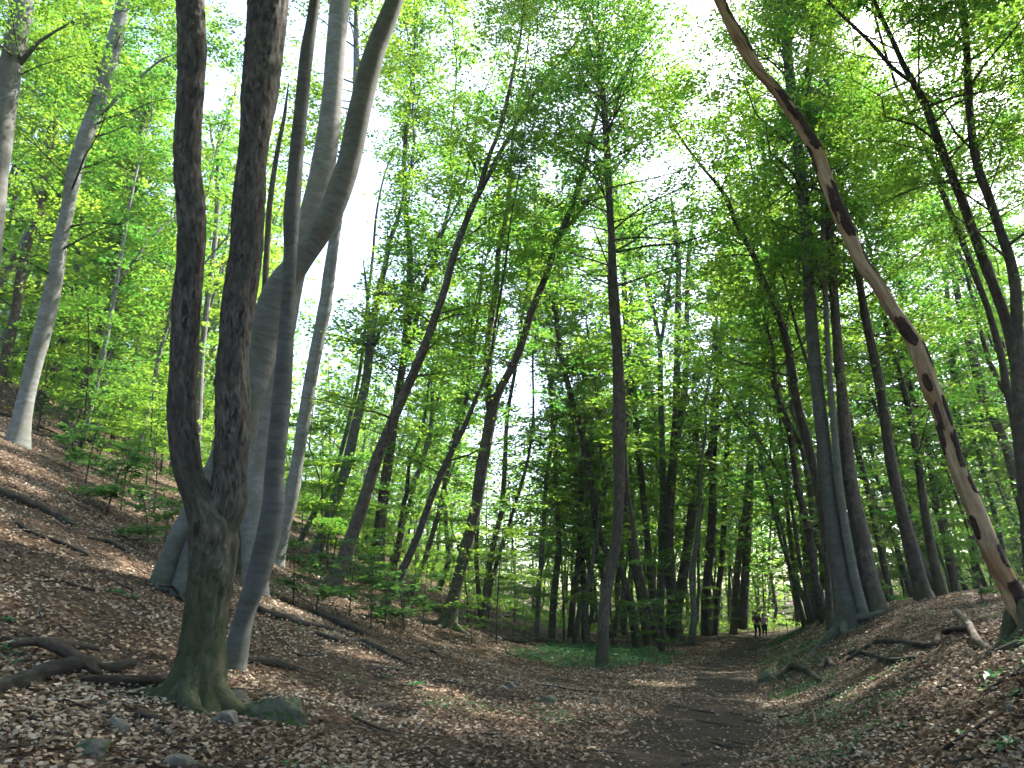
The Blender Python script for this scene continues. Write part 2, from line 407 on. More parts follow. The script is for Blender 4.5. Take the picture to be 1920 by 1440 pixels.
# ------------------------------------------------------------------ trees
KEEP_OPEN = [  # openings in the canopy: centre and half sizes seen from the path, (px, py, rx, ry, tilt)
    (672, 430, 58, 180, .25), (640, 120, 60, 120, .0), (700, 235, 28, 50, 0), (985, 725, 40, 60, .0), (1672, 110, 58, 90, -.35), (1600, 70, 40, 50, 0), (422, 335, 28, 55, 0), (1033, 320, 30, 24, 0), (120, 275, 20, 16, 0), (1640, 545, 20, 20, 0), (1440, 1010, 24, 50, 0)]
CLEAR = [  # trunks that stand free of leaves on the near side: (distance, their course as seen from the path)
    (22, [(1593, 1178), (1563, 993), (1535, 747), (1517, 547), (1507, 383), (1498, 300), (1483, 167), (1473, 50), (1465, -80)], 46),
    (23, [(1129, 1250), (1146, 1060), (1160, 947), (1160, 713), (1148, 500), (1140, 317), (1134, 217), (1118, 67), (1075, -10)], 30),
    (27, [(838, 1178), (866, 1060), (903, 880), (922, 775), (980, 640), (1033, 490), (1093, 323), (1120, 210)], 26),
    (26, [(622, 1108), (684, 935), (748, 760), (797, 647), (833, 547), (880, 400), (898, 360), (958, 155)], 26),
    (24, [(516, 1058), (558, 860), (588, 680), (622, 480), (648, 320), (668, 140)], 26),
    (26, [(31, 835), (62, 690), (104, 520), (125, 400), (181, 200), (232, 0)], 24),
    (24, [(1736, 1138), (1690, 955), (1658, 780), (1617, 563), (1580, 360)], 24), (30, [(1570, 1160), (1530, 897), (1493, 747), (1447, 563), (1380, 417), (1320, 317)], 20),
    (46, [(1226, 1198), (1214, 1015), (1194, 820), (1180, 680), (1168, 500)], 14), (48, [(1240, 1195), (1240, 1044), (1242, 860), (1237, 650), (1207, 513)], 14),
    (46, [(1270, 1200), (1253, 1015), (1264, 840), (1271, 563), (1262, 400)], 18), (48, [(1268, 1150), (1301, 942), (1332, 845), (1380, 765)], 14), (50, [(1324, 1193), (1330, 1040), (1337, 855), (1352, 640)], 16),
    (56, [(1375, 1186), (1397, 957), (1412, 760)], 22), (40, [(1195, 1217), (1160, 1060), (1117, 977), (1090, 813), (1050, 663), (1027, 540)], 16), (42, [(1216, 1212), (1186, 1040), (1166, 880), (1172, 560)], 16),
    (18, [(1955, 1130), (1907, 620), (1876, 435), (1822, 250), (1803, 0)], 26), (18, [(1905, 680), (1840, 477), (1760, 267), (1693, 120), (1630, -20)], 24)]
SUN_GAPS = [(-12.0, 17.0, 1.0), (-10.0, 14.5, .7), (-14.0, 19.5, 1.0), (-9.5, 18.5, .5), (-11.0, 11.5, .8), (-2.6, 13.5, .5), (-4.6, 15.5, .5), (-1.2, 12.0, .4), (-6.0, 12.5, .5), (3.5, 19.0, .5), (6.0, 24.0, .6), (5.6, 12.8, .4)]  # places where the sun reaches the ground
def in_sun_gap(P):
    r = np.zeros(len(P), bool)
    for x, y, w in SUN_GAPS:
        c = np.array([x, y, float(height(x, y))]); d = P - c; t = d @ SUN_DIR
        r |= (np.linalg.norm(d - t[:, None] * SUN_DIR, axis=1) < w + .35) & (t > 0)
    return r
def before_trunk(px, py, dz):
    r = np.zeros(len(px), bool)
    for dist, pl, hw in CLEAR:
        pl = sorted(pl, key=lambda a: a[1]); ty = [a[1] for a in pl]
        tx = np.interp(py, ty, [a[0] for a in pl])
        r |= (np.abs(px - tx) < hw) & (dz < dist + .5) & (py > ty[0]) & (py < ty[-1])
    return r
def in_opening(px, py, wob):
    r = np.zeros(len(px), bool)
    for cx, cy_, rx, ry, tl in KEEP_OPEN:
        dx = (px - cx) + tl * (py - cy_); dy = py - cy_
        r |= (dx / rx) ** 2 + (dy / ry) ** 2 < wob
    return r

TREES = []
LEAFCOUNT = [0]
def ridged_relief(amp, seed):
    def f(th, L, rad):
        u = np.broadcast_to(th[None, :], (len(L), len(th))); v = np.broadcast_to(L[:, None], u.shape)
        k = 22
        warp = .9 * vnoise(u * 6 / (2 * math.pi), v * 5, seed, 6)
        a = vnoise(u * k / (2 * math.pi) + warp * 0, v * 6 + warp * 2, seed + 1, k)
        b = vnoise(u * 44 / (2 * math.pi), v * 13, seed + 2, 44)
        r = 1 - np.abs(2 * a - 1)
        return amp * (r - .5 + .5 * (b - .5))
    return f

def grow_crown(root_loc, stems, name_n, z0, z1, nb, Lb, spray, dist, leafmat, root, thick, seed, low=0.0, nobranch=False, guard=True, spray_len=1.0, lim=12.5):
    """branches leave the stems all round; flat sprays of leaves sit along them.  stems: list of (path, rad)"""
    r = np.random.default_rng(seed)
    ls = max(.085, .0057 * dist)                      # leaf length, larger for far trees whose leaves read as clumps
    SCn, SAx, SNo, SSz, SB = [], [], [], [], []
    tubes = []
    for b in range(nb):
        path, rad = stems[r.integers(len(stems))] if len(stems) > 1 else stems[0]
        f = (b + r.random()) / nb
        z = z0 + (z1 - z0) * f ** .85
        k = int(np.argmin(np.abs(path[:, 2] - z)))
        if abs(path[k, 2] - z) > 1.2: continue
        p0 = path[k]; rr = rad[k]
        phi = b * 2.39996 + r.normal(0, .5) + seed
        Lx = Lb * r.uniform(.55, 1.1) * (1 - .45 * f)
        el = r.uniform(.2, 1.1) * (1 if f > .25 else .75) - low * (1 - f)
        d = np.array([math.cos(phi) * math.cos(el), math.sin(phi) * math.cos(el), math.sin(el)])
        t = np.linspace(0, 1, 6)[:, None]
        bend = np.array([r.normal(0, .12), r.normal(0, .12), -.16 if el > .3 else .04])
        pts = p0 + d * Lx * t + bend * Lx * t ** 2 + r.normal(0, .045, (6, 3)) * Lx * t
        tubes.append((pts, np.linspace(min(rr * .4, .012 + .006 * Lx), .004, 6)))
        ns = max(2, int(round(spray * Lx / Lb * 1.2)))
        tt = r.uniform(.22, 1.05, ns)
        for s in range(ns):
            q = tt[s]; c = p0 + d * Lx * q + bend * Lx * q * q
            side = r.normal(0, .30) * Lx * (.35 + .65 * q)
            perp = np.array([-d[1], d[0], 0.0])
            c = c + perp * side + np.array([0, 0, r.normal(0, .18)])
            hd = d + perp * (side / (Lx * .35 + .01)) * .9; hd[2] *= .4
            SCn.append(c); SAx.append(hd); SNo.append([r.normal(0, .2), r.normal(0, .2), 1.0]); SSz.append(r.uniform(.7, 1.3) * spray_len); SB.append(len(tubes) - 1)
    if not SCn: return
    Cn = np.array(SCn); Ax = norm(np.array(SAx)); No = np.array(SNo); Sz = np.array(SSz)
    if guard:
        px, py, dz = project(Cn)
        infr = (px > -250) & (px < 2170) & (py > -250) & (py < 1500) & (dz > 0)
        bad = infr & (dz < lim) & (py < 1500)
        bad |= infr & in_opening(px, py, r.uniform(.5, 1.15, len(px))) & (r.random(len(px)) < .96)
        bad |= infr & before_trunk(px, py, dz) & (r.random(len(px)) < .88)
        bad |= in_sun_gap(Cn)
        bad |= (dz > -2) & (np.linalg.norm(Cn - CAM, axis=1) < 6)
        SBa = np.array(SB); tot = np.bincount(SBa, minlength=len(tubes)); okb = np.bincount(SBa[~bad], minlength=len(tubes))
        tubes = [t_ for i_, t_ in enumerate(tubes) if okb[i_] >= .5 * tot[i_]]
        Cn, Ax, No, Sz = Cn[~bad], Ax[~bad], No[~bad], Sz[~bad]
        if not len(Cn): return
    Ax = norm(Ax - (Ax * norm(No)).sum(-1, keepdims=True) * norm(No)); Bx = np.cross(norm(No), Ax)
    per = max(6, int(84 * (.085 / ls) ** 1.75))
    m = len(Cn) * per
    u = r.uniform(-1, 1, (len(Cn), per)); v = r.uniform(-1, 1, (len(Cn), per)) * np.sqrt(np.clip(1 - u * u, .04, 1))
    P = Cn[:, None, :] + (Ax[:, None, :] * u[..., None] * .62 + Bx[:, None, :] * v[..., None] * .40) * Sz[:, None, None]
    P[..., 2] += r.normal(0, .03, u.shape) - .10 * (u * u) * Sz[:, None]
    hd = Ax[:, None, :] + Bx[:, None, :] * (np.sign(v) * r.uniform(.2, 1.3, v.shape))[..., None] + r.normal(0, .15, P.shape)
    NN = norm(No)[:, None, :] + r.normal(0, .30, P.shape)
    Lf = ls * r.uniform(.7, 1.2, m); tint = np.clip(np.repeat(r.normal(.45, .22, len(Cn)), per) + r.normal(0, .16, m), 0, 1)
    me = leaf_mesh('crown', P.reshape(-1, 3) - root_loc, hd.reshape(-1, 3), NN.reshape(-1, 3), Lf, Lf * .62, tint, leafmat)
    LEAFCOUNT[0] += m
    link('crown', me, root)
    if nobranch: return
    big = sorted(range(len(tubes)), key=lambda i: -tubes[i][1][0])
    nbig = 6 if dist < 30 else 0
    if dist >= 30: tubes = [(p_[[0, 2, 5]], r_[[0, 2, 5]]) for p_, r_ in tubes]
    else: tubes = [(p_, r_) if i_ in big[:nbig] else (p_[[0, 2, 4, 5]], r_[[0, 2, 4, 5]]) for i_, (p_, r_) in enumerate(tubes)]
    for i in big[:nbig]:
        T_ = Tubes(); T_.add(tubes[i][0] - root_loc, tubes[i][1], 6, seed=i, cap=False); link('branch', T_.build('branch', M_DARK), root)
    T_ = Tubes()
    for i in big[nbig:]: T_.add(tubes[i][0] - root_loc, tubes[i][1], 3, seed=i, cap=False)
    if T_.n: tag(link('twigs', T_.build('twigs', M_TWIG), root), kind='stuff')

SEED = [100]
def trace_tree(label, stems, bark='dark', depth=None, name='beech_tree', H=20.0, crown=None, slant=0.0, cat='tree', lobes=.28, detail=None, ext=None, extra=None):
    """stems: list of lists of (px, py, width px); the first starts at the ground"""
    SEED[0] += 1; seed = SEED[0]
    if H > 12 and (depth is None or depth > 12.5): H = H * 1.32
    b = stems[0][0]
    hit = float(ground_hit(b[0], b[1])[0][1])
    Yb = hit if depth is None else min(max(hit, depth * .88), depth * 1.3)
    built = []; zb = None
    for si, st in enumerate(stems):
        P, R = [], []
        for (px, py, w) in st:
            p, t = at_depth_y(px, py, Yb)
            if zb is not None or len(P): 
                Ys = Yb + slant * (p[2] - (zb if zb is not None else P[0][2])); p, t = at_depth_y(px, py, Ys)
            P.append(p); R.append(w / 2 / F * t)
        P = np.array(P); R = np.array(R)
        sp = np.array([q_[:2] for q_ in st], float); dd = np.gradient(sp, axis=0); R = R * np.maximum(np.abs(dd[:, 1]) / (np.linalg.norm(dd, axis=1) + 1e-6), .45)
        if si == 0:
            g = float(height(P[0, 0], P[0, 1]))
            if P[0, 2] > g + .02:                         # base hidden or out of frame: carry the trunk down to the soil
                d = P[0] - P[1]; d = d / (abs(d[2]) + 1e-6); d[:2] *= .5
                nb = P[0] + d * (P[0, 2] - g); nb[2] = float(height(nb[0], nb[1]))
                P = np.vstack([nb, P]); R = np.concatenate([[R[0] * 1.08], R])
            zb = float(height(P[0, 0], P[0, 1]))
            P = np.vstack([P[0] + (P[0] - P[1]) * .0 + np.array([0, 0, zb - P[0, 2] - .25]), P]); R = np.concatenate([[R[0]], R])
        e = (ext[si] if ext else True)
        if e:
            d = norm(P[-1] - P[-2]); top = zb + H * (1 if si == 0 else .93)
            while P[-1, 2] < top:
                d = norm(d * .8 + np.array([0, 0, .25]) + np.random.default_rng(seed * 31 + len(P)).normal(0, .09, 3))
                P = np.vstack([P, P[-1] + d * 1.6]); R = np.concatenate([R, [max(R[-1] * .86, .012)]])
            R[-1] = .01
        else: R[-1] = min(R[-1], .012)
        built.append((P, R))
    root_loc = np.array([built[0][0][1, 0], built[0][0][1, 1], zb])
    root = empty(name, root_loc)
    tag(root, label, cat, 'trees of the wood')
    near = Yb < 13
    step = .035 if detail == 'ridged' else (.08 if near else (.35 if Yb < 30 else .7))
    sides = 88 if detail == 'ridged' else (36 if near else (12 if Yb < 32 else 8))
    T_ = Tubes(); full = []
    for si, (P, R) in enumerate(built):
        if detail == 'ridged':                           # fine relief up to well above the frame, coarse further up
            cut = P[:, 2] < zb + 11.5
        PR = catmull(np.column_stack([P, R]), step); 
        PR[:, 3] = np.maximum(PR[:, 3], .006)
        if detail == 'ridged':
            k = PR[:, 2] < zb + 11.0
            T_.add(PR[k, :3] - root_loc, PR[k, 3], sides, relief=ridged_relief(.019, seed + si * 3), lobes=lobes if si == 0 else 0, base_z=0, seed=seed % 17 + si)
            k2 = np.where(~k)[0]
            if len(k2) > 12: kk = np.concatenate([[k2[0] - 3], k2[::10]]); T_.add(PR[kk, :3] - root_loc, PR[kk, 3], 20, base_z=0, seed=seed % 17 + si)
        else:
            T_.add(PR[:, :3] - root_loc, PR[:, 3], sides, lobes=lobes if si == 0 else 0, base_z=0, seed=seed % 17 + si, swell=.05 if near else .10)
        full.append((PR[:, :3], PR[:, 3]))
    mat = dict(ridged=M_RIDGED, beech=M_BEECH, pale=M_PALE, brown=M_BROWN, dark=M_DARK, wood=M_DEADWOOD)[bark]
    link('trunk', T_.build('trunk', mat), root)
    TREES.append((label, Yb, root_loc, built[0][1][1] * 2))
    if crown:
        c = dict(z0=5, z1=H, nb=22, Lb=3.2, spray=7, low=0.0, mat=M_LEAF, sl=1.0, dist=Yb, lim=12.5); c.update(crown)
        grow_crown(root_loc, full, 0, zb + c['z0'], zb + min(c['z1'], H), c['nb'], c['Lb'], c['spray'], c['dist'], c['mat'], root, 1, seed, low=c['low'], spray_len=c['sl'], lim=c['lim'])
    return root, full, root_loc, Yb

C_FULL = dict(z0=3.5, nb=98, Lb=3.6, spray=10)
C_LOW = dict(z0=1.8, nb=96, Lb=3.4, spray=9, low=.15)
C_HIGH = dict(z0=8, nb=96, Lb=4.0, spray=10)

# ---- the trees of the photograph, nearest first
C_OVER = dict(z0=9.5, nb=60, Lb=5.0, spray=9, dist=36, sl=1.5, lim=60)
trace_tree('thick dark forked trunk with ridged bark and mossy foot beside the boulder', [
    [(366, 1318, 104), (376, 1270, 92), (386, 1160, 80), (398, 1060, 84), (400, 1000, 92), (392, 968, 84), (372, 930, 60), (354, 880, 50), (341, 780, 49), (345, 680, 47), (350, 580, 47), (357, 480, 48), (358, 400, 49), (350, 300, 45), (355, 200, 47), (360, 100, 47), (356, 0, 48), (352, -120, 46), (356, -260, 44)],
    [(400, 1040, 56), (416, 985, 62), (428, 940, 64), (432, 880, 60), (437, 780, 60), (437, 680, 57), (446, 580, 59), (460, 480, 55), (465, 400, 56), (472, 300, 52), (483, 200, 62), (494, 100, 68), (503, 0, 72), (512, -120, 64), (520, -260, 58)]],
    bark='ridged', depth=7.9, detail='ridged', lobes=.42, name='forked_tree', crown=C_OVER, H=19)
trace_tree('slim leaning grey beech with knobbly bark close behind the forked trunk', [
    [(436, 1255, 50), (448, 1200, 42), (460, 1150, 38), (490, 1060, 44), (511, 960, 42), (515, 880, 36), (525, 780, 36), (533, 680, 31), (539, 580, 26), (544, 480, 24), (547, 400, 30), (555, 300, 27), (565, 200, 25), (575, 100, 24), (590, 0, 20), (600, -140, 18)]],
    bark='beech', depth=9.0, crown=C_OVER, H=17)
trace_tree('twin dark leaning beech behind the forked trunk, its pale top bending right', [
    [(302, 1100, 45.6), (342, 1000, 47.9), (402, 890, 52.4), (455, 780, 57.0), (488, 660, 61.6), (522, 550, 62.7), (561, 490, 54.7), (596, 442, 50.2), (619, 400, 47.9), (638, 350, 47.9), (656, 295, 43.3), (676, 200, 42.2), (702, 100, 39.9), (740, 0, 34.2), (780, -120, 29.6)],
    [(345, 1120, 61.6), (372, 1030, 57.0), (420, 920, 52.4), (458, 800, 50.2), (486, 680, 45.6)]],
    bark='beech', depth=11.5, crown=C_OVER, H=19, ext=[True, False])
trace_tree('silvery smooth beech rising behind the slim knobbly one', [
    [(478, 1068, 44.8), (474, 970, 44.8), (484, 860, 47.0), (505, 740, 51.5), (526, 620, 51.5), (552, 500, 49.3), (582, 410, 47.0), (608, 300, 44.8), (621, 200, 39.2), (629, 100, 37.0), (636, 20, 38.1), (642, -60, 35.8), (650, -160, 31.4)]],
    bark='pale', depth=12.2, crown=C_OVER, H=19)
DEAD = trace_tree('leaning dead trunk with peeling bark over the right bank', [
    [(1940, 1222, 58), (1916, 1165, 44), (1897, 1110, 40), (1863, 1043, 38), (1830, 960, 36), (1807, 907, 33), (1790, 863, 30), (1773, 803, 31), (1760, 763, 32), (1743, 723, 33), (1727, 673, 33), (1707, 630, 32), (1673, 580, 29), (1643, 530, 28), (1613, 490, 28), (1592, 440, 28), (1566, 383, 27), (1548, 333, 25), (1530, 283, 27), (1503, 240, 26), (1477, 200, 26), (1453, 167, 25), (1418, 127, 24), (1388, 77, 28), (1360, 25, 20), (1340, -30, 20), (1325, -120, 18)]],
    bark='wood', depth=11.4, name='dead_tree', cat='dead tree', lobes=.1, ext=[False])
trace_tree('pale beech at the top left edge with a bare side limb', [
    [(-70, 860, 46), (-45, 640, 42), (-22, 480, 40), (-6, 330, 38), (10, 200, 38), (25, 100, 38), (44, 0, 36), (62, -120, 33)],
    [(38, 118, 14), (70, 80, 11), (110, 55, 8), (165, 25, 6)]],
    bark='pale', depth=15, crown=dict(C_FULL, z0=8, nb=84), H=19, ext=[True, False])
trace_tree('sunlit pale beech at the left whose flared foot stands on leaves', [
    [(31, 835, 42), (42, 780, 32), (62, 690, 30), (86, 600, 33), (104, 520, 27), (113, 450, 24), (125, 400, 24), (145, 300, 28), (181, 200, 28), (210, 100, 28), (232, 0, 21), (250, -100, 18)],
    [(190, 215, 9), (245, 160, 8), (305, 110, 6), (330, 100, 3)]],
    bark='pale', depth=23, crown=dict(C_FULL, z0=3.5, nb=84, Lb=4), H=21, ext=[True, False])
trace_tree('slim beech left of the sunlit pale one, base out of the picture', [
    [(-14, 770, 18), (8, 680, 17), (30, 580, 17), (45, 480, 16), (72, 400, 16), (90, 300, 14), (105, 200, 11), (115, 100, 9), (123, 0, 8)]],
    bark='brown', depth=25, crown=dict(C_LOW, nb=84), H=20)
trace_tree('brown sunlit tree leaning right on the slope, elbowed at the top', [
    [(125, 803, 24), (150, 740, 17), (168, 690, 14), (187, 620, 13), (206, 560, 12), (220, 480, 12), (238, 400, 12), (258, 330, 11), (262, 250, 12), (275, 212, 10), (300, 180, 9), (318, 150, 7)]],
    bark='brown', depth=24, crown=dict(C_LOW, nb=84), H=17)
trace_tree('slender trunk with a bright sunlit top left of the forked trunk', [
    [(180, 812, 13), (190, 760, 12), (202, 695, 11), (216, 600, 10), (230, 480, 9), (240, 400, 7)]],
    bark='pale', depth=25, crown=dict(C_LOW, z0=2.6), H=15)
trace_tree('dark tree just right behind the sunlit pale beech', [
    [(73, 775, 26), (95, 700, 20), (118, 635, 16), (140, 548, 13), (146, 470, 11), (160, 380, 9), (168, 300, 7)]],
    bark='dark', depth=29, crown=C_LOW, H=19)
trace_tree('thin dark tree in the leaves between the sunlit beech and the forked trunk', [
    [(136, 790, 11), (140, 720, 10), (146, 640, 9), (165, 520, 8), (215, 420, 7), (218, 260, 6)]],
    bark='dark', depth=30, crown=C_LOW, H=18)
trace_tree('pale thin tree seen between the two stems of the forked trunk', [
    [(368, 870, 20), (376, 700, 12), (385, 600, 11), (400, 480, 10), (407, 400, 9), (409, 310, 8), (412, 262, 7), (425, 225, 5)],
    [(409, 312, 6), (397, 260, 5), (392, 210, 4)], [(410, 340, 5), (425, 325, 5), (450, 300, 4)]],
    bark='pale', depth=26, crown=dict(C_FULL, nb=22, z0=6), H=17, ext=[True, False, False])
trace_tree('dark vine-like stem curving up beside the right stem of the fork', [
    [(470, 830, 12), (492, 600, 12), (500, 480, 11), (506, 380, 11), (520, 285, 9), (533, 220, 7), (541, 155, 5)]],
    bark='brown', depth=13, H=9, ext=[False], name='climbing_stem', cat='climbing stem')
trace_tree('tall grey beech leaning right, just right of the slim knobbly one', [
    [(516, 1058, 34.6), (528, 1000, 30.2), (546, 930, 28.1), (558, 860, 23.8), (571, 780, 23.8), (588, 680, 23.8), (608, 580, 23.8), (622, 480, 20.5), (634, 400, 19.4), (648, 320, 17.3), (662, 240, 14.0), (668, 140, 11.9), (668, 40, 9.7), (672, -60, 8.6)]],
    bark='pale', depth=18, crown=dict(C_HIGH, z0=12), H=20)
trace_tree('bluish slim leaning stem between the two left slope beeches', [
    [(566, 1008, 12), (592, 955, 11), (612, 925, 9), (630, 880, 8), (652, 800, 8), (676, 690, 7), (690, 560, 6), (700, 470, 5)]],
    bark='beech', depth=26, crown=dict(C_FULL, nb=18), H=15)
trace_tree('grey beech leaning right whose trunk forks high before the white sky', [
    [(588, 1052, 24), (606, 1000, 20), (625, 945, 20), (648, 880, 20), (667, 797, 18), (686, 715, 17), (697, 620, 16), (708, 560, 13), (722, 500, 11), (732, 450, 9), (752, 390, 7)],
    [(693, 650, 9), (690, 570, 7), (680, 480, 5)], [(700, 650, 9), (722, 600, 8), (752, 560, 7), (790, 505, 6)]],
    bark='beech', depth=22, crown=dict(C_FULL, z0=5), H=20, ext=[True, False, True])
trace_tree('dark sturdy tree on the left slope leaning right with a forked top', [
    [(622, 1108, 38), (640, 1060, 30), (660, 1005, 27), (684, 935, 24), (707, 860, 22), (727, 810, 21), (748, 760, 20), (773, 705, 19), (797, 647, 17), (817, 590, 16), (833, 547, 14), (852, 475, 14), (880, 400, 13), (898, 360, 12), (914, 300, 9), (938, 240, 8), (958, 155, 7), (976, 67, 5)],
    [(897, 368, 9), (938, 285, 9), (972, 228, 8), (1007, 165, 7), (1043, 123, 5)]],
    bark='brown', depth=20, crown=dict(C_FULL, z0=4.5, nb=130), H=22)
trace_tree('straight grey tree with a wide foot right of the dark sturdy one', [
    [(704, 1100, 38), (708, 1040, 27), (713, 980, 22), (723, 900, 19), (735, 820, 16), (746, 740, 15), (756, 680, 14), (764, 600, 14), (769, 520, 12), (768, 460, 11), (760, 395, 10), (758, 300, 8), (766, 200, 7), (775, 120, 5)],
    [(752, 700, 11), (776, 620, 11), (790, 548, 11), (812, 497, 10), (828, 440, 8), (846, 370, 6)]],
    bark='brown', depth=24, crown=dict(C_FULL, z0=4.5, nb=130), H=22)
trace_tree('short brown leaning stem with a dark foot on the slope in the middle', [
    [(714, 1158, 23), (730, 1117, 20), (752, 1075, 19), (785, 1000, 15), (808, 935, 14), (838, 865, 13), (872, 797, 11), (895, 740, 8), (915, 690, 6)]],
    bark='brown', depth=23, crown=dict(C_LOW, nb=20), H=14)
trace_tree('dark tree in the middle that forks in a broad black Y', [
    [(838, 1178, 40), (848, 1130, 27), (853, 1110, 24), (866, 1060, 22), (882, 993, 22), (893, 947, 22), (903, 880, 22), (915, 813, 22), (922, 775, 23), (930, 745, 20), (945, 715, 16), (962, 685, 16), (980, 640, 15), (998, 580, 15), (1015, 540, 14), (1033, 490, 13), (1050, 440, 13), (1070, 393, 12), (1093, 323, 11), (1107, 260, 9), (1120, 210, 7)],
    [(920, 770, 17), (913, 713, 13), (914, 647, 12), (922, 590, 12), (931, 535, 11), (934, 475, 10), (944, 430, 9), (953, 380, 9), (957, 320, 7), (962, 250, 5)],
    [(1046, 452, 8), (1080, 405, 8), (1115, 365, 7), (1140, 338, 5)]],
    bark='dark', depth=22, crown=dict(C_LOW, nb=130, z0=3), H=21, name='forked_tree', ext=[True, True, False])
trace_tree('bushy clump of thin stems just right of the black Y tree', [
    [(906, 1165, 15), (915, 1080, 12), (925, 1020, 11), (940, 960, 10), (946, 880, 9), (951, 780, 8), (965, 700, 7), (978, 600, 6)],
    [(902, 1160, 11), (893, 1050, 8), (896, 960, 7), (905, 860, 6), (918, 790, 5)], [(908, 1150, 10), (930, 1060, 8), (962, 960, 7), (990, 860, 6), (1000, 780, 5)]],
    bark='brown', depth=27, crown=C_LOW, H=15, name='multi_stemmed_tree')
trace_tree('tall straight brown tree standing in the green ground plants', [
    [(1129, 1250, 27), (1130, 1205, 23), (1131, 1160, 24), (1137, 1110, 22), (1146, 1060, 20), (1155, 1020, 20), (1160, 947, 20), (1161, 880, 21), (1160, 813, 25), (1161, 760, 25), (1160, 713, 23), (1157, 647, 20), (1152, 580, 21), (1148, 500, 17), (1147, 450, 14), (1143, 383, 13), (1140, 317, 13), (1134, 217, 12), (1127, 140, 11), (1118, 67, 8), (1098, 25, 7), (1075, -10, 6)]],
    bark='brown', depth=22, crown=dict(C_HIGH, z0=12, nb=120, Lb=5.8, spray=14), H=20)
trace_tree('dark tree curving left behind the tall straight brown one', [
    [(1195, 1217, 19), (1182, 1130, 16), (1160, 1060, 15), (1135, 1030, 14), (1117, 977, 14), (1108, 900, 13), (1090, 813, 12), (1077, 763, 12), (1063, 713, 11), (1050, 663, 11), (1043, 597, 9), (1027, 540, 7), (1012, 470, 6)]],
    bark='dark', depth=30, crown=C_FULL, H=19, slant=.05)
trace_tree('dark leaning stem right beside the curving one', [
    [(1216, 1212, 18), (1202, 1120, 17), (1186, 1040, 17), (1173, 970, 15), (1166, 880, 13), (1178, 740, 12), (1172, 560, 10), (1166, 430, 8)]],
    bark='dark', depth=33, crown=C_FULL, H=21)
trace_tree('slim straight trunk between the dark leaning stem and the clump by the path', [
    [(1226, 1198, 15), (1222, 1117, 13), (1214, 1015, 13), (1203, 900, 12), (1194, 820, 12), (1188, 740, 10), (1180, 680, 10), (1172, 600, 9), (1168, 500, 8), (1160, 420, 6)]],
    bark='dark', depth=33, crown=C_FULL, H=21)
trace_tree('grey pale-barked trunk at the left of the clump by the path', [
    [(1240, 1195, 20), (1238, 1131, 15), (1240, 1044, 14), (1244, 927, 13), (1242, 860, 12), (1238, 713, 11), (1237, 650, 10), (1221, 565, 9), (1207, 513, 8), (1196, 470, 7), (1182, 400, 5)],
    [(1237, 655, 7), (1247, 597, 7), (1257, 513, 6), (1265, 440, 4)]],
    bark='beech', depth=34, crown=C_FULL, H=20)
trace_tree('stout grey trunk in the middle of the clump by the path', [
    [(1270, 1200, 26), (1258, 1102, 22), (1253, 1015, 20), (1257, 927, 19), (1264, 840, 16), (1268, 760, 15), (1270, 647, 13), (1271, 563, 12), (1272, 480, 10), (1262, 400, 8)],
    [(1262, 860, 13), (1280, 770, 12), (1286, 690, 11), (1288, 580, 10), (1292, 470, 8), (1302, 390, 6)]],
    bark='brown', depth=35, crown=C_FULL, H=21)
trace_tree('dark trunk leaning right with an arched fork over the path clump', [
    [(1268, 1150, 22), (1284, 1059, 20), (1301, 942, 18), (1318, 870, 16), (1332, 845, 13), (1348, 797, 10), (1380, 765, 9), (1402, 725, 8), (1412, 680, 7), (1414, 610, 5)],
    [(1332, 848, 11), (1336, 780, 10), (1342, 697, 9), (1343, 613, 7), (1345, 520, 5)]],
    bark='dark', depth=36, crown=C_FULL, H=19)
trace_tree('dark upright trunk third from the people at the left of the path', [
    [(1324, 1193, 20), (1323, 1131, 18), (1330, 1040, 17), (1336, 957, 16), (1337, 855, 14), (1345, 740, 11), (1352, 640, 9), (1358, 540, 7)]],
    bark='dark', depth=39, crown=C_FULL, H=22)
trace_tree('slender dark trunk second from the people at the left of the path', [
    [(1340, 1185, 13), (1345, 1120, 12), (1354, 1040, 11), (1360, 927, 11), (1363, 840, 10), (1370, 740, 8), (1372, 650, 6)]],
    bark='dark', depth=41, crown=C_FULL, H=22)
trace_tree('twin trunks nearest the two walkers at the left of the path', [
    [(1375, 1186, 15), (1382, 1073, 13), (1397, 957, 12), (1404, 869, 10), (1412, 760, 8), (1420, 660, 6)],
    [(1391, 1180, 20), (1398, 1073, 16), (1405, 957, 14), (1409, 840, 11), (1408, 740, 9), (1400, 640, 7)]],
    bark='brown', depth=43, crown=C_FULL, H=22, name='forked_tree')
trace_tree('smooth grey beech on the right bank with mossy spreading roots', [
    [(1593, 1178, 50), (1588, 1140, 40), (1580, 1093, 37), (1570, 1040, 34), (1563, 993, 31), (1556, 940, 27), (1546, 847, 25), (1535, 747, 24), (1525, 647, 23), (1517, 547, 22), (1514, 467, 22), (1507, 383, 21), (1498, 300, 20), (1483, 167, 19), (1473, 50, 18), (1467, -60, 16)]],
    bark='beech', depth=20, crown=dict(C_HIGH, z0=11.5, nb=80, Lb=5.5, spray=12), H=19, lobes=.4)
trace_tree('thin bluish stem leaning against the foot of the smooth grey beech', [
    [(1624, 1165, 20), (1606, 1100, 18), (1592, 1030, 16), (1580, 960, 15), (1571, 880, 13), (1564, 800, 12), (1555, 700, 11), (1548, 560, 9), (1543, 420, 8), (1540, 280, 7)]],
    bark='beech', depth=21, crown=dict(C_FULL, nb=18, z0=8), H=17)
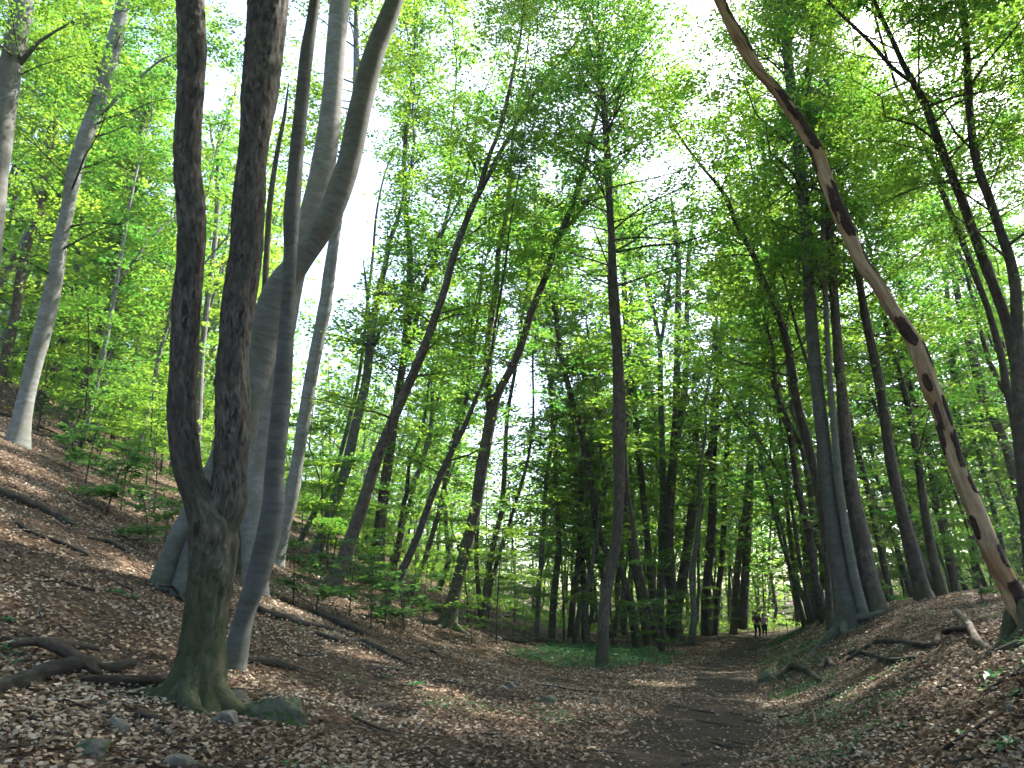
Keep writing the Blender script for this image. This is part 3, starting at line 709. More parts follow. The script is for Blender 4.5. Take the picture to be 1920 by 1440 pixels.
trace_tree('brown stout trunk right behind the smooth grey beech', [
    [(1645, 1150, 42), (1628, 1077, 34), (1612, 993, 31), (1597, 920, 26), (1588, 847, 23), (1577, 720, 19), (1568, 613, 17), (1560, 500, 16), (1552, 400, 16), (1541, 300, 14), (1528, 213, 13), (1514, 160, 13), (1523, 83, 11), (1520, 10, 9)]],
    bark='brown', depth=24, crown=dict(C_HIGH, z0=9), H=20)
trace_tree('dark mid trunk on the right bank, left of the pale dead one', [
    [(1736, 1138, 42), (1728, 1105, 33), (1708, 1027, 27), (1690, 955, 22), (1673, 880, 20), (1658, 780, 18), (1645, 700, 17), (1630, 630, 16), (1617, 563, 15), (1605, 490, 13), (1592, 430, 10), (1580, 360, 8)]],
    bark='brown', depth=25, crown=dict(C_FULL, z0=6), H=20)
trace_tree('slim dark leaning tree behind the dead trunk at its lower half', [
    [(1768, 1122, 24), (1748, 1040, 18), (1732, 947, 15), (1723, 880, 14), (1713, 813, 13), (1703, 763, 12), (1690, 713, 11), (1676, 660, 10), (1663, 613, 9), (1648, 540, 7)]],
    bark='dark', depth=28, crown=C_FULL, H=19)
trace_tree('thinner dark stem paired with the slim leaning tree behind the dead trunk', [
    [(1790, 1100, 17), (1772, 1010, 14), (1753, 930, 12), (1737, 823, 11), (1712, 745, 10), (1695, 670, 9), (1690, 600, 7)]],
    bark='dark', depth=29, crown=C_FULL, H=18)
trace_tree('dark tall trunk at the right edge bending left to the top', [
    [(1955, 1130, 38), (1930, 960, 30), (1914, 800, 26), (1909, 700, 24), (1907, 620, 22), (1905, 550, 20), (1895, 490, 18), (1876, 435, 17), (1853, 367, 17), (1834, 317, 16), (1822, 250, 15), (1816, 167, 13), (1811, 67, 13), (1803, 0, 16), (1795, -80, 14)]],
    bark='dark', depth=16.5, crown=dict(C_FULL, z0=7, nb=84), H=17)
trace_tree('dark tree at the right whose top forks into two leaning arms', [
    [(1985, 1120, 34), (1945, 900, 28), (1905, 680, 22), (1890, 613, 20), (1877, 573, 20), (1860, 530, 19), (1840, 477, 19), (1800, 367, 17), (1780, 317, 16), (1760, 267, 16), (1737, 200, 15), (1710, 150, 14), (1693, 120, 11), (1670, 67, 9), (1647, 20, 8), (1630, -20, 7)],
    [(1716, 158, 11), (1673, 127, 10), (1630, 77, 9), (1580, 30, 8), (1545, -10, 6)]],
    bark='dark', depth=18, crown=dict(C_HIGH, z0=9), H=17)
trace_tree('thin dark tree alongside the forked arms at the right', [
    [(1935, 1110, 22), (1906, 820, 15), (1886, 720, 14), (1878, 670, 13), (1866, 625, 13), (1853, 580, 12), (1834, 530, 12), (1814, 477, 12), (1790, 417, 12), (1767, 360, 11), (1747, 300, 10), (1723, 250, 9), (1700, 200, 7), (1680, 160, 6)]],
    bark='dark', depth=19, crown=dict(C_FULL, z0=8, nb=16), H=14)
trace_tree('dark trunk crossing the top right corner', [
    [(2040, 1060, 30), (1990, 600, 22), (1945, 300, 18), (1922, 140, 16), (1908, 60, 14), (1897, 0, 13), (1890, -60, 12)]],
    bark='dark', depth=18, crown=dict(C_FULL, z0=7, nb=84), H=18)
trace_tree('brownish trunk leaning left between the dead tree and the right edge', [
    [(1960, 1060, 28), (1907, 913, 20), (1890, 847, 18), (1862, 780, 17), (1843, 740, 17), (1827, 680, 16), (1810, 613, 15), (1795, 550, 12), (1785, 480, 9)]],
    bark='brown', depth=27, crown=dict(C_FULL, nb=24), H=19)
trace_tree('slim dark upright tree behind the upper part of the dead trunk', [
    [(1832, 1085, 16), (1818, 960, 13), (1805, 847, 12), (1797, 797, 12), (1790, 730, 11), (1783, 647, 10), (1775, 540, 8)]],
    bark='dark', depth=33, crown=C_FULL, H=21)
trace_tree('long leaning trunk left of the smooth grey beech, curving up left', [
    [(1566, 1168, 22), (1556, 1060, 20), (1541, 953, 18), (1530, 897, 17), (1510, 813, 16), (1493, 747, 15), (1477, 647, 14), (1462, 600, 13), (1447, 563, 13), (1413, 480, 12), (1380, 417, 11), (1363, 373, 10), (1340, 340, 8), (1318, 315, 7)],
    [(1500, 830, 8), (1478, 787, 7), (1455, 730, 7), (1447, 647, 6), (1427, 580, 5)]],
    bark='dark', depth=25, crown=dict(C_HIGH, z0=7, nb=84), H=17, ext=[True, False])
trace_tree('short mossy trunk at the left foot of the smooth grey beech', [
    [(1557, 1180, 16), (1553, 1100, 12), (1549, 1020, 11), (1540, 900, 10), (1533, 800, 8)]],
    bark='dark', depth=24, crown=dict(C_FULL, nb=14, z0=8), H=15)
trace_tree('dark trunk standing back on the bank edge right of the path', [
    [(1521, 1160, 17), (1515, 1080, 14), (1507, 1000, 12), (1498, 900, 11), (1488, 800, 9), (1480, 700, 7)]],
    bark='dark', depth=36, crown=C_FULL, H=21)
trace_tree('second dark trunk close beside the one on the bank edge', [
    [(1533, 1150, 13), (1528, 1060, 11), (1522, 960, 10), (1519, 850, 8), (1515, 740, 7)]],
    bark='dark', depth=39, crown=C_FULL, H=21)
trace_tree('thin trunk right of the walkers leaning over the path end', [
    [(1494, 1152, 9), (1487, 1060, 8), (1479, 980, 7), (1470, 880, 6), (1466, 800, 5)]],
    bark='dark', depth=48, crown=C_FULL, H=21)
trace_tree('pale thin birch-like stem in the middle distance between the Y tree and the straight one', [
    [(1006, 1195, 10), (1012, 1080, 9), (1020, 980, 9), (1024, 900, 8), (1035, 820, 7), (1034, 720, 6)]],
    bark='beech', depth=36, crown=C_FULL, H=19)
trace_tree('dark pair of trunks left of the tall straight brown tree', [
    [(1034, 1198, 14), (1040, 1100, 13), (1048, 1020, 11), (1042, 920, 9), (1040, 820, 8)],
    [(1070, 1195, 14), (1075, 1120, 12), (1086, 1040, 11), (1088, 940, 10), (1094, 840, 8)]],
    bark='dark', depth=37, crown=C_FULL, H=20, name='forked_tree')
trace_tree('dark stem with low ivy leaves left of the tall straight brown tree', [
    [(1098, 1200, 17), (1096, 1120, 14), (1090, 1040, 13), (1086, 960, 12), (1078, 880, 10), (1070, 760, 8)]],
    bark='dark', depth=36, crown=C_LOW, H=19)
SCENE_TRACED = len(TREES)

# peeling bark left on the dead trunk: shells with ragged edges
dead = [o for o in COL.objects if o.name == 'dead_tree'][0]
def bark_patch(path, rad, s0, s1, a0, a1, seed):
    L = np.concatenate([[0], np.cumsum(np.linalg.norm(np.diff(path, axis=0), axis=1))]); tot = L[-1]
    s = np.arange(s0 * tot, s1 * tot, .020); na = max(8, int((a1 - a0) / .09))
    th = np.linspace(a0, a1, na)
    P = np.stack([np.interp(s, L, path[:, k]) for k in range(3)], -1); R = np.interp(s, L, rad)
    T = norm(np.gradient(P, axis=0)); A = norm(np.cross(T, np.array([0, 1.0, 0]))); B = np.cross(T, A)   # angle 0 points right/down, pi/2 sideways to the viewer
    rr = R[:, None] * 1.045 + .006 + .02 * np.maximum(vnoise(np.broadcast_to(th * 2, (len(s), na)), np.broadcast_to(s[:, None] * 4, (len(s), na)), seed) - .6, 0)
    V = P[:, None, :] + rr[..., None] * (np.cos(th)[None, :, None] * A[:, None, :] + np.sin(th)[None, :, None] * B[:, None, :])
    u = (np.arange(na)[None, :] / (na - 1)) * 2 - 1; v = (np.arange(len(s))[:, None] / (len(s) - 1)) * 2 - 1
    sb = np.broadcast_to(s[:, None], (len(s), na)); tb = np.broadcast_to(th, (len(s), na))
    m = (u ** 2 + v ** 4) < .05 + .95 * vnoise(tb * 2.2, sb * 4.0, seed + 9) + .55 * vnoise(tb * 7.0, sb * 13.0, seed + 12)
    i = (np.arange(len(s) - 1)[:, None] * na + np.arange(na - 1)[None, :])
    fm = (m[:-1, :-1] & m[1:, 1:] & m[1:, :-1] & m[:-1, 1:]).ravel()
    q = np.stack([i, i + 1, i + na + 1, i + na], -1).reshape(-1, 4)[fm]
    if not len(q): return
    used = np.unique(q); re = -np.ones(V.shape[0] * V.shape[1], int); re[used] = np.arange(len(used))
    VV = V.reshape(-1, 3)[used]
    me = mesh_from('bark_patch', VV, re[q], np.full(len(q), 4), M_PATCH)
    bk = np.stack([np.broadcast_to(np.cos(th) * .12, (len(s), na)), np.broadcast_to(np.sin(th) * .12, (len(s), na)), np.broadcast_to(s[:, None], (len(s), na))], -1).reshape(-1, 3)[used]
    attr(me, 'bark', 'FLOAT_VECTOR', 'POINT', bk); attr(me, 'hgt', 'FLOAT', 'POINT', np.full(len(used), 3.0))
    o = link('bark_patch', me, dead)
    sd = o.modifiers.new('thickness', 'SOLIDIFY'); sd.thickness = .014; sd.offset = -1
PR = np.column_stack([DEAD[1][0][0], DEAD[1][0][1]])[3:]; dl = np.array(dead.location)
PATCH_AT = [((1870, 1090), (1945, 1225), 0.6, 3.4), ((1790, 885), (1822, 935), 1.6, 3.9), ((1600, 455), (1640, 545), 2.0, 4.2), ((1553, 345), (1600, 455), .3, 3.9), ((1487, 205), (1527, 290), .6, 4.4), ((1330, -60), (1395, 110), 1.6, 4.2), ((1378, 80), (1450, 165), 2.4, 5.0)]
prng = np.random.default_rng(23); tr_y = np.array([1160, 1043, 960, 863, 763, 673, 580, 490, 383, 283, 200, 127]); tr_x = np.array([1916, 1863, 1830, 1790, 1760, 1727, 1673, 1613, 1566, 1530, 1477, 1418])
for k in range(26):
    ya = prng.uniform(130, 1080); yb = ya + prng.uniform(20, 75); a0 = prng.uniform(-.5, 3.6)
    PATCH_AT.append(((0, ya), (0, yb), a0, a0 + prng.uniform(.6, 1.7)))
sx, sy, _ = project(PR[:, :3])
for k, (p0, p1, a0, a1) in enumerate(PATCH_AT):
    i0 = int(np.argmin(np.abs(sy - max(p0[1], p1[1])))); i1 = int(np.argmin(np.abs(sy - min(p0[1], p1[1]))))
    Ls = np.concatenate([[0], np.cumsum(np.linalg.norm(np.diff(PR[:, :3], axis=0), axis=1))]); 
    bark_patch(PR[:, :3] - dl, PR[:, 3], Ls[i0] / Ls[-1], Ls[i1] / Ls[-1], a0, a1, 40 + k)

# ---- the slimmer trees standing further back, one group per part of the wood
LAND = [(60, 'the sunlit pale beech'), (150, 'the brown elbowed tree'), (390, 'the forked trunk'), (540, 'the tall grey beech'), (680, 'the dark sturdy slope tree'),
        (880, 'the black Y tree'), (1010, 'the pale birch-like stem'), (1150, 'the straight brown tree'), (1255, 'the path clump'), (1395, 'the twin trunks by the walkers'), (1560, 'the smooth grey beech'), (1690, 'the dark mid bank trunk'), (1845, 'the dead trunk')]
ORD = ['nearest', 'second', 'third', 'fourth', 'fifth', 'sixth', 'seventh', 'eighth', 'ninth', 'tenth', 'eleventh', 'twelfth', 'thirteenth', 'fourteenth', 'fifteenth', 'sixteenth', 'seventeenth', 'eighteenth', 'nineteenth', 'twentieth']
def single_out(items):
    """items: (object, adjective, noun).  Each gets a label by its look and the landmark it stands beside, counted back from the viewer."""
    byk = {}
    for o_, adj, noun in items:
        l = np.array(o_.location); px, py, dz = project((l + [0, 0, 2.0])[None]); px = float(px[0])
        lx, ln = min(LAND, key=lambda c: abs(c[0] - px)); side = 'left of' if px < lx - 22 else ('right of' if px > lx + 22 else 'straight behind')
        byk.setdefault((adj, noun, side, ln), []).append((float(dz[0]), o_))
    for (adj, noun, side, ln), v in byk.items():
        v.sort(key=lambda a: a[0])
        for i, (_, o_) in enumerate(v):
            if len(v) == 1: o_['label'] = '%s %s standing back %s %s' % (adj, noun, side, ln)
            else: o_['label'] = '%s %s, %s in depth of those %s %s' % (adj, noun, ORD[min(i, 19)], side, ln)
BACK_ITEMS = []
ZONES = [
    ('upper', 'one of the sunlit slim beeches high on the left slope', 'slim beeches on the left slope'),
    ('lower', 'one of the slim dark trees leaning right at the foot of the left slope', 'slim trees at the foot of the left slope'),
    ('gully', 'one of the thin straight trunks crowded in the gully behind the green plants', 'thin trunks in the gully'),
    ('end', 'one of the thin trunks around the bright far end of the path', 'thin trunks at the far end of the path'),
    ('bank', 'one of the dark slim trunks standing back on the right bank', 'dark slim trunks on the right bank')]
def zone(x, y):
    o = x - path_x(y); g = (-2.2 + .09 * min(y - 8, 70)) - x
    if y > 52 and -6 < o < 7: return 3
    if o > 0: return 4
    if g > 9: return 0
    if g > 1: return 1
    return 2
from mathutils import Matrix
PR_, FK_ = {}, {}
def back_proto(k, lo, dist):
    r = np.random.default_rng(300 + k)
    Ht = 20.0; m = 12; t = np.linspace(0, 1, m); rr = r.uniform(.09, .17)
    wob = np.cumsum(r.normal(0, .17, (m, 2)), 0); wob[0] = 0
    path = np.stack([wob[:, 0], wob[:, 1], -.3 + (Ht + .3) * t], -1); rad = rr * (1 - .9 * t) + .008
    root = empty('beech_tree', (0, 0, 0)); T_ = Tubes(); T_.add(path, rad, 8, lobes=.25, base_z=0, seed=k); full = [(path, rad)]
    PR_[k] = rr; FK_[k] = bool(r.random() < .5)
    if FK_[k]:
        j = r.integers(3, 7); d = np.array([r.normal(0, .28), r.normal(0, .25), 1.0]); n2 = m - j
        p2 = path[j] + np.cumsum(np.vstack([np.zeros(3), np.tile(d * Ht / m, (n2, 1)) + r.normal(0, .12, (n2, 3))]), 0); r2 = np.linspace(rad[j] * .75, .01, n2 + 1)
        T_.add(p2, r2, 7, base_z=0, seed=k + 3); full.append((p2, r2))
    link('trunk', T_.build('trunk', [M_DARK, M_BROWN, M_DARK, M_BEECH][k % 4]), root)
    grow_crown(np.zeros(3), full, 0, lo, Ht, 44, r.uniform(2.7, 3.6), 8, dist, M_LEAF, root, 1, 900 + k, low=.1, guard=False)
    return root
def copy_tree(src, loc, rot, sc, mats=None):
    c = src.copy(); COL.objects.link(c); c.location = loc; c.rotation_euler = rot; c.scale = sc
    for ch in src.children:
        d = ch.copy(); COL.objects.link(d); d.parent = c
        if mats and ch.name.startswith('trunk'):
            d.material_slots[0].link = 'OBJECT'; d.material_slots[0].material = mats
    return c
PROTO = [back_proto(k, [1.4, 4.0, 2.2, 6.5][k % 4], 40 if k < 8 else 58) for k in range(14)]
BIG_OPEN = [(672, 430, 130, 230), (640, 120, 110, 170), (985, 735, 70, 80), (1672, 110, 110, 140), (1600, 70, 60, 90)]
def blocks_opening(x, y, z, tx):
    zz = np.linspace(2, 20, 19)
    px, py, _ = project(np.stack([x + tx * zz, np.full(19, y), z + zz], -1))
    pad = 2.2 / y * F
    return any((np.abs(px - c[0]) < c[2] * .55 + pad).__and__(np.abs(py - c[1]) < c[3] * .8).any() for c in BIG_OPEN)
pts = [tuple(t[2][:2]) for t in TREES]
cand = 0; placed = 0; used = set()
brng = np.random.default_rng(91)
while placed < 232 and cand < 30000:
    cand += 1
    y = 26 + 56 * brng.random() ** 1.1
    x = (brng.random() * 2 - 1) * (y * .76 + 2)
    if cand % 5 < 2: y = 30 + 50 * brng.random(); x = y * (brng.uniform(900, 1520) - 960) / F / .97
    o = x - path_x(y)
    if abs(o) < 2.6 or (abs(o) < 6 and y > 55): continue
    if -1 < (x - 2.9) < 3.2 and y < 35: continue
    if any((x - a) ** 2 + (y - b_) ** 2 < 1.9 ** 2 for a, b_ in pts): continue
    zi = zone(x, y); z = float(height(x, y))
    tx = {0: .14, 1: .20, 2: .04, 3: 0, 4: -.12}[zi] + brng.normal(0, .06); ty = brng.normal(0, .05)
    if blocks_opening(x, y, z, tx): continue
    cz = np.linspace(4, 20, 9); cl = np.stack([x + tx * cz, np.full(9, y), z + cz], -1)
    if any(((np.linalg.norm((cl - [gx_, gy_, float(height(gx_, gy_))]) - ((cl - [gx_, gy_, float(height(gx_, gy_))]) @ SUN_DIR)[:, None] * SUN_DIR, axis=1)) < 2.2).any() for gx_, gy_, gw_ in SUN_GAPS[:4]): continue
    pts.append((x, y)); placed += 1
    k = int(brng.integers(8)) if y < 46 else int(8 + brng.integers(6))
    if zi in (2, 3) and k % 4 in (0, 2): k = k + 1 if k + 1 < 14 else 11
    rot = (Matrix.Rotation(math.atan(tx), 4, 'Y') @ Matrix.Rotation(-math.atan(ty), 4, 'X') @ Matrix.Rotation(brng.random() * 6.28, 4, 'Z')).to_euler()
    h = brng.uniform(.8, 1.12); w = h * brng.uniform(.85, 1.15)
    mt = (M_PALE if brng.random() < .6 else M_BROWN) if zi == 0 else None
    if k in used: t_ = copy_tree(PROTO[k], (x, y, z), rot, (w, w, h), mt)
    else:
        used.add(k); t_ = PROTO[k]; t_.location = (x, y, z); t_.rotation_euler = rot; t_.scale = (w, w, h)
    tag(t_, ZONES[zi][1], 'tree', ZONES[zi][2])
    tone = 'pale' if mt is M_PALE else 'brown' if mt is M_BROWN else ['dark', 'brown', 'dark', 'grey'][k % 4]
    BACK_ITEMS.append((t_, ('thin ' if PR_[k] * w < .115 else 'stout ' if PR_[k] * w > .155 else 'slim ') + tone, 'forked beech' if FK_[k] else 'beech'))
single_out(BACK_ITEMS)
for k, p in enumerate(PROTO):
    if k not in used:
        for ch in list(p.children): bpy.data.objects.remove(ch)
        bpy.data.objects.remove(p)

# ---- unseen trees added beside and behind the viewpoint to shade the foreground
def shade_tree_proto(k):
    t = np.linspace(0, 1, 10); Ht = 20.0
    path = np.stack([.4 * np.sin(t * 4 + k), .4 * np.cos(t * 3 + k) - .4, -.3 + (Ht + .3) * t], -1); rad = .17 * (1 - .9 * t) + .01
    root = empty('beech_tree', (0, 0, 0))
    T_ = Tubes(); T_.add(path, rad, 10, lobes=.25, base_z=0, seed=k); link('trunk', T_.build('trunk', M_BEECH), root)
    grow_crown(np.zeros(3), [(path, rad)], 0, 9.5, Ht, 75, 5.6, 14, 38, M_LEAF, root, 1, 7000 + k, spray_len=1.6, guard=False)
    return root
SP = [shade_tree_proto(k) for k in range(3)]
for k, (x, y) in enumerate([(8.5, 4.5), (6.5, 6.2), (10, 9.7), (4.6, 3.4), (5.4, 5.0), (7.7, 8.3), (11.5, 8), (6, .5), (12.5, 3), (15.5, 10), (10, -2), (17, 6), (19, 14), (14, -2), (4, -5), (21, 9), (8, -7), (1, -9), (20, 1), (-6.8, 1), (-11, 5), (-4, -5), (-14, 0)]):
    z = float(height(x, y)); rot = (0, .08 if x < 0 else -.08, k * 1.7); h = 1 + .06 * ((k * 7) % 5 - 2)
    if k < 3: r_ = SP[k]; r_.location = (x, y, z); r_.rotation_euler = rot; r_.scale = (h, h, h)
    else: r_ = copy_tree(SP[k % 3], (x, y, z), rot, (h, h, h))
    tag(r_, 'one of the unseen beeches added beside and behind the viewpoint for shade', 'tree', 'beeches added for shade beside the viewpoint')

# ---- the wood far behind, one mass
def far_woods():
    r = np.random.default_rng(5); T_ = Tubes(); C, A_, N_, S = [], [], [], []
    for k in range(250):
        y = r.uniform(84, 150); x = r.uniform(-1, 1) * (y * .74)
        z = float(height(x, y)); Ht = r.uniform(14, 22); t = np.linspace(0, 1, 5)
        path = np.stack([x + r.normal(0, 1.2) * t, y + 0 * t, z - .3 + Ht * t], -1); T_.add(path, .16 * (1 - .85 * t), 5, seed=k)
        m = 330; u = r.random(m) ** .8
        ph = r.random(m) * 6.283; rad = r.random(m) ** .5 * 3.6 * (1 - .5 * u)
        C.append(np.stack([x + rad * np.cos(ph), y + rad * np.sin(ph), z + .4 + u * (Ht + .8)], -1))
    C = np.vstack(C); n = len(C); a = r.random(n) * 6.283
    me = leaf_mesh('far_woods', C, np.stack([np.cos(a), np.sin(a), r.normal(0, .2, n)], -1), np.array([0, 0, 1.0]) + r.normal(0, .5, (n, 3)), r.uniform(.5, 1.0, n), r.uniform(.3, .6, n), np.clip(r.normal(.5, .25, n), 0, 1), M_LEAF)
    o = link('far_woods', me); tag(o, 'dense pale green woodland closing the view far behind the trunks', 'woodland', kind='stuff')
    o2 = link('far_trunks', T_.build('far_trunks', M_DARK)); tag(o2, 'distant thin trunks inside the far woodland', 'woodland', kind='stuff')
far_woods()
def understorey():
    r = np.random.default_rng(8); y = 46 + 46 * r.random(120000) ** .9; x = r.uniform(-1, 1, 120000) * y * .74; o = x - path_x(y)
    d = vnoise(x / 2.4, y / 2.4, 81) * .6 + vnoise(x / .8, y / .8, 82) * .4
    hmax = 3.2 * smooth(.42, .75, d) * smooth(2.0, 7.5, np.abs(o)) * smooth(46, 60, y)
    hmax = np.maximum(hmax, .7 * smooth(54, 62, y) * smooth(1.2, 2.0, np.abs(o)))
    k = hmax > .25; x, y, hmax = x[k][:72000], y[k][:72000], hmax[k][:72000]; n = len(x); a = r.random(n) * 6.28
    z = height(x, y) + .1 + hmax * np.round(r.random(n) * 5 + r.normal(0, .25, n)) / 5
    L = r.uniform(.16, .32, n)
    me = leaf_mesh('understorey', np.stack([x, y, z], -1), np.stack([np.cos(a), np.sin(a), r.normal(0, .2, n)], -1), np.array([0, 0, 1.0]) + r.normal(0, .4, (n, 3)), L, L * .6, np.clip(r.normal(.5, .25, n), 0, 1), M_LEAF)
    tag(link('understorey', me), 'low green leafy undergrowth closing the view between the far trunks', 'undergrowth', kind='stuff')
understorey()
# ------------------------------------------------------------------ saplings and low leafy branches
def sapling_proto(k, hgt, dark):
    r = np.random.default_rng(600 + k); t = np.linspace(0, 1, 7)
    path = np.stack([.35 * hgt * t ** 2 * r.normal(0, .5), .25 * hgt * t ** 2 * r.normal(0, .5), -.1 + hgt * t], -1); rad = (.012 + .005 * hgt) * (1 - .8 * t)
    root = empty('sapling', (0, 0, 0)); T_ = Tubes(); T_.add(path, rad, 6, base_z=0, seed=k)
    C_, A_, N_, Lf = [], [], [], []
    for b in range(int(7 + 4 * hgt)):
        z = r.uniform(.35, 1.0); j = int(z * 6); p0 = path[j]; ph = b * 2.4 + r.normal(0, .4); Lb = hgt * r.uniform(.25, .5) * (1.25 - .6 * z)
        d = np.array([math.cos(ph), math.sin(ph), r.uniform(-.05, .3)]); pts_ = p0 + d * Lb * np.linspace(0, 1, 4)[:, None] - np.array([0, 0, .12]) * Lb * (np.linspace(0, 1, 4)[:, None] ** 2)
        T_.add(pts_, np.linspace(.008, .003, 4), 3, base_z=0, seed=b, cap=False)
        m = int(60 * Lb) + 10; u = r.uniform(.15, 1.08, m); v = r.normal(0, .17, m) * Lb * (.4 + u)
        perp = np.array([-d[1], d[0], 0])
        C_.append(p0 + d * Lb * u[:, None] + perp * v[:, None] + np.array([0, 0, 1]) * (r.normal(0, .035, m) - .12 * Lb * u * u)[:, None])
        A_.append(np.tile(d, (m, 1)) + perp * (np.sign(v) * r.uniform(.3, 1.2, m))[:, None] + r.normal(0, .15, (m, 3)))
        N_.append(np.array([0, 0, 1.0]) + r.normal(0, .28, (m, 3)))
    C_ = np.vstack(C_); m = len(C_); L = r.uniform(.08, .135, m)
    link('stem', T_.build('stem', M_TWIG), root)
    link('foliage', leaf_mesh('foliage', C_, np.vstack(A_), np.vstack(N_), L, L * .6, np.clip(r.normal(.5, .22, m), 0, 1), M_LEAF_LOW if dark else M_LEAF), root)
    return root
SAP = [sapling_proto(k, h, d) for k, (h, d) in enumerate([(1.6, 1), (2.6, 1), (3.8, 0), (2.2, 0), (4.8, 0), (1.1, 1), (3.2, 1)])]
sap_used = set()
def place_sapling(k, x, y, s, rz, label, group, tilt=0.0):
    z = float(height(x, y))
    if k in sap_used:
        c = SAP[k].copy(); COL.objects.link(c)
        for ch in SAP[k].children: d = ch.copy(); COL.objects.link(d); d.parent = c
    else: c = SAP[k]; sap_used.add(k)
    c.location = (x, y, z); c.rotation_euler = (0, tilt, rz); c.scale = (s, s, s)
    tag(c, label, 'sapling', group); return c
for (px, py, dep, k, s, lab) in [
        (160, 905, 19, 0, 1.15, 'low leafy sapling spreading over sunny leaves right of the sunlit pale beech'),
        (235, 900, 18, 0, 1.2, 'low leafy sapling between the sunlit pale beech and the forked trunk'),
        (285, 960, 15, 5, 1.2, 'dark green sapling drooping at the left of the forked trunk'),
        (128, 892, 20, 5, 1.5, 'spreading low sapling at the right foot of the sunlit pale beech'),
        (205, 935, 17, 5, 1.5, 'broad low sapling over the pale weathered branch on the left slope'),
        (318, 945, 14.5, 0, .9, 'dark leafy sapling touching the left side of the forked trunk'),
        (250, 858, 24, 3, 1.0, 'bright leafy sapling behind the low ones left of the forked trunk'),
        (180, 850, 25, 3, .9, 'bright leafy sapling below the brown elbowed tree'),
        (600, 1045, 17, 5, 1.5, 'dark low sapling in front of the grey forking beech'),
        (700, 1085, 18, 0, 1.1, 'bluish green sapling between the dark sturdy tree and the straight grey one'),
        (760, 1120, 21, 5, 1.7, 'low bluish sapling over the short brown leaning stem foot'),
        (300, 880, 20, 1, .9, 'taller leafy sapling just left behind the forked trunk'),
        (560, 1000, 17, 0, 1.0, 'dark green sapling right of the slim knobbly beech'),
        (660, 1065, 19, 1, .85, 'bluish green sapling in front of the dark sturdy tree'),
        (725, 1110, 20, 0, 1.1, 'bluish green sapling at the foot of the straight grey tree'),
        (795, 1140, 23, 1, .95, 'sapling with flat leaf layers left of the black Y tree'),
        (885, 1160, 24, 3, .8, 'sapling with layered leaves at the right of the black Y tree foot'),
        (960, 1190, 30, 3, .9, 'pale green sapling over the mossy log by the green plants'),
        (1235, 1205, 31, 3, .85, 'bright green sapling in front of the clump by the path'),
        (1272, 1208, 33, 0, 1.0, 'low bright sapling at the path side of the clump'),
        (1180, 1195, 36, 1, 1.0, 'sapling behind the tall straight brown tree'),
        (1475, 1165, 47, 0, 1.2, 'small sapling at the right edge of the path near the walkers'),
        (1670, 1135, 24, 5, .9, 'small green sapling on the bank beside the brown stout trunk'),
        (1840, 1110, 18, 5, .9, 'small sapling on the bank behind the dead trunk')]:
    p, t = at_depth_y(px, py, dep); place_sapling(k, p[0], p[1], s, px * .37, lab, 'saplings under the trees')
SI = []; srng = np.random.default_rng(17); n_s = 0; tries = 0
ZL = [('one of the leafy saplings among the beeches on the left slope', 'saplings on the left slope'), ('one of the leafy saplings among the trunks in the gully', 'saplings in the gully'), ('one of the leafy saplings among the dark trunks on the right bank', 'saplings on the right bank')]
while n_s < 205 and tries < 9000:
    tries += 1
    y = srng.uniform(24, 80); x = srng.uniform(-1, 1) * y * .74; o = x - path_x(y); g = (-2.2 + .09 * min(y - 8, 70)) - x
    if abs(o) < 2.4 or (abs(x - 2.9) < 3 and y < 33): continue
    if o > 0 and y < 30: continue
    zi = 2 if o > 0 else (0 if g > 1 else 1)
    if srng.random() < (.45 if zi == 0 else .7 if zi == 1 else .3): continue
    n_s += 1
    kk = int([2, 3, 4, 6, 4, 2][srng.integers(6)]); sc_ = srng.uniform(.8, 1.5)
    SI.append((place_sapling(kk, x, y, sc_, srng.random() * 6.28, *ZL[zi]), 'tall leafy' if [1.6, 2.6, 3.8, 2.2, 4.8, 1.1, 3.2][kk] * sc_ > 4 else 'low leafy', 'sapling'))
single_out(SI)
for k, p in enumerate(SAP):
    if k not in sap_used:
        for ch in list(p.children): bpy.data.objects.remove(ch)
        bpy.data.objects.remove(p)

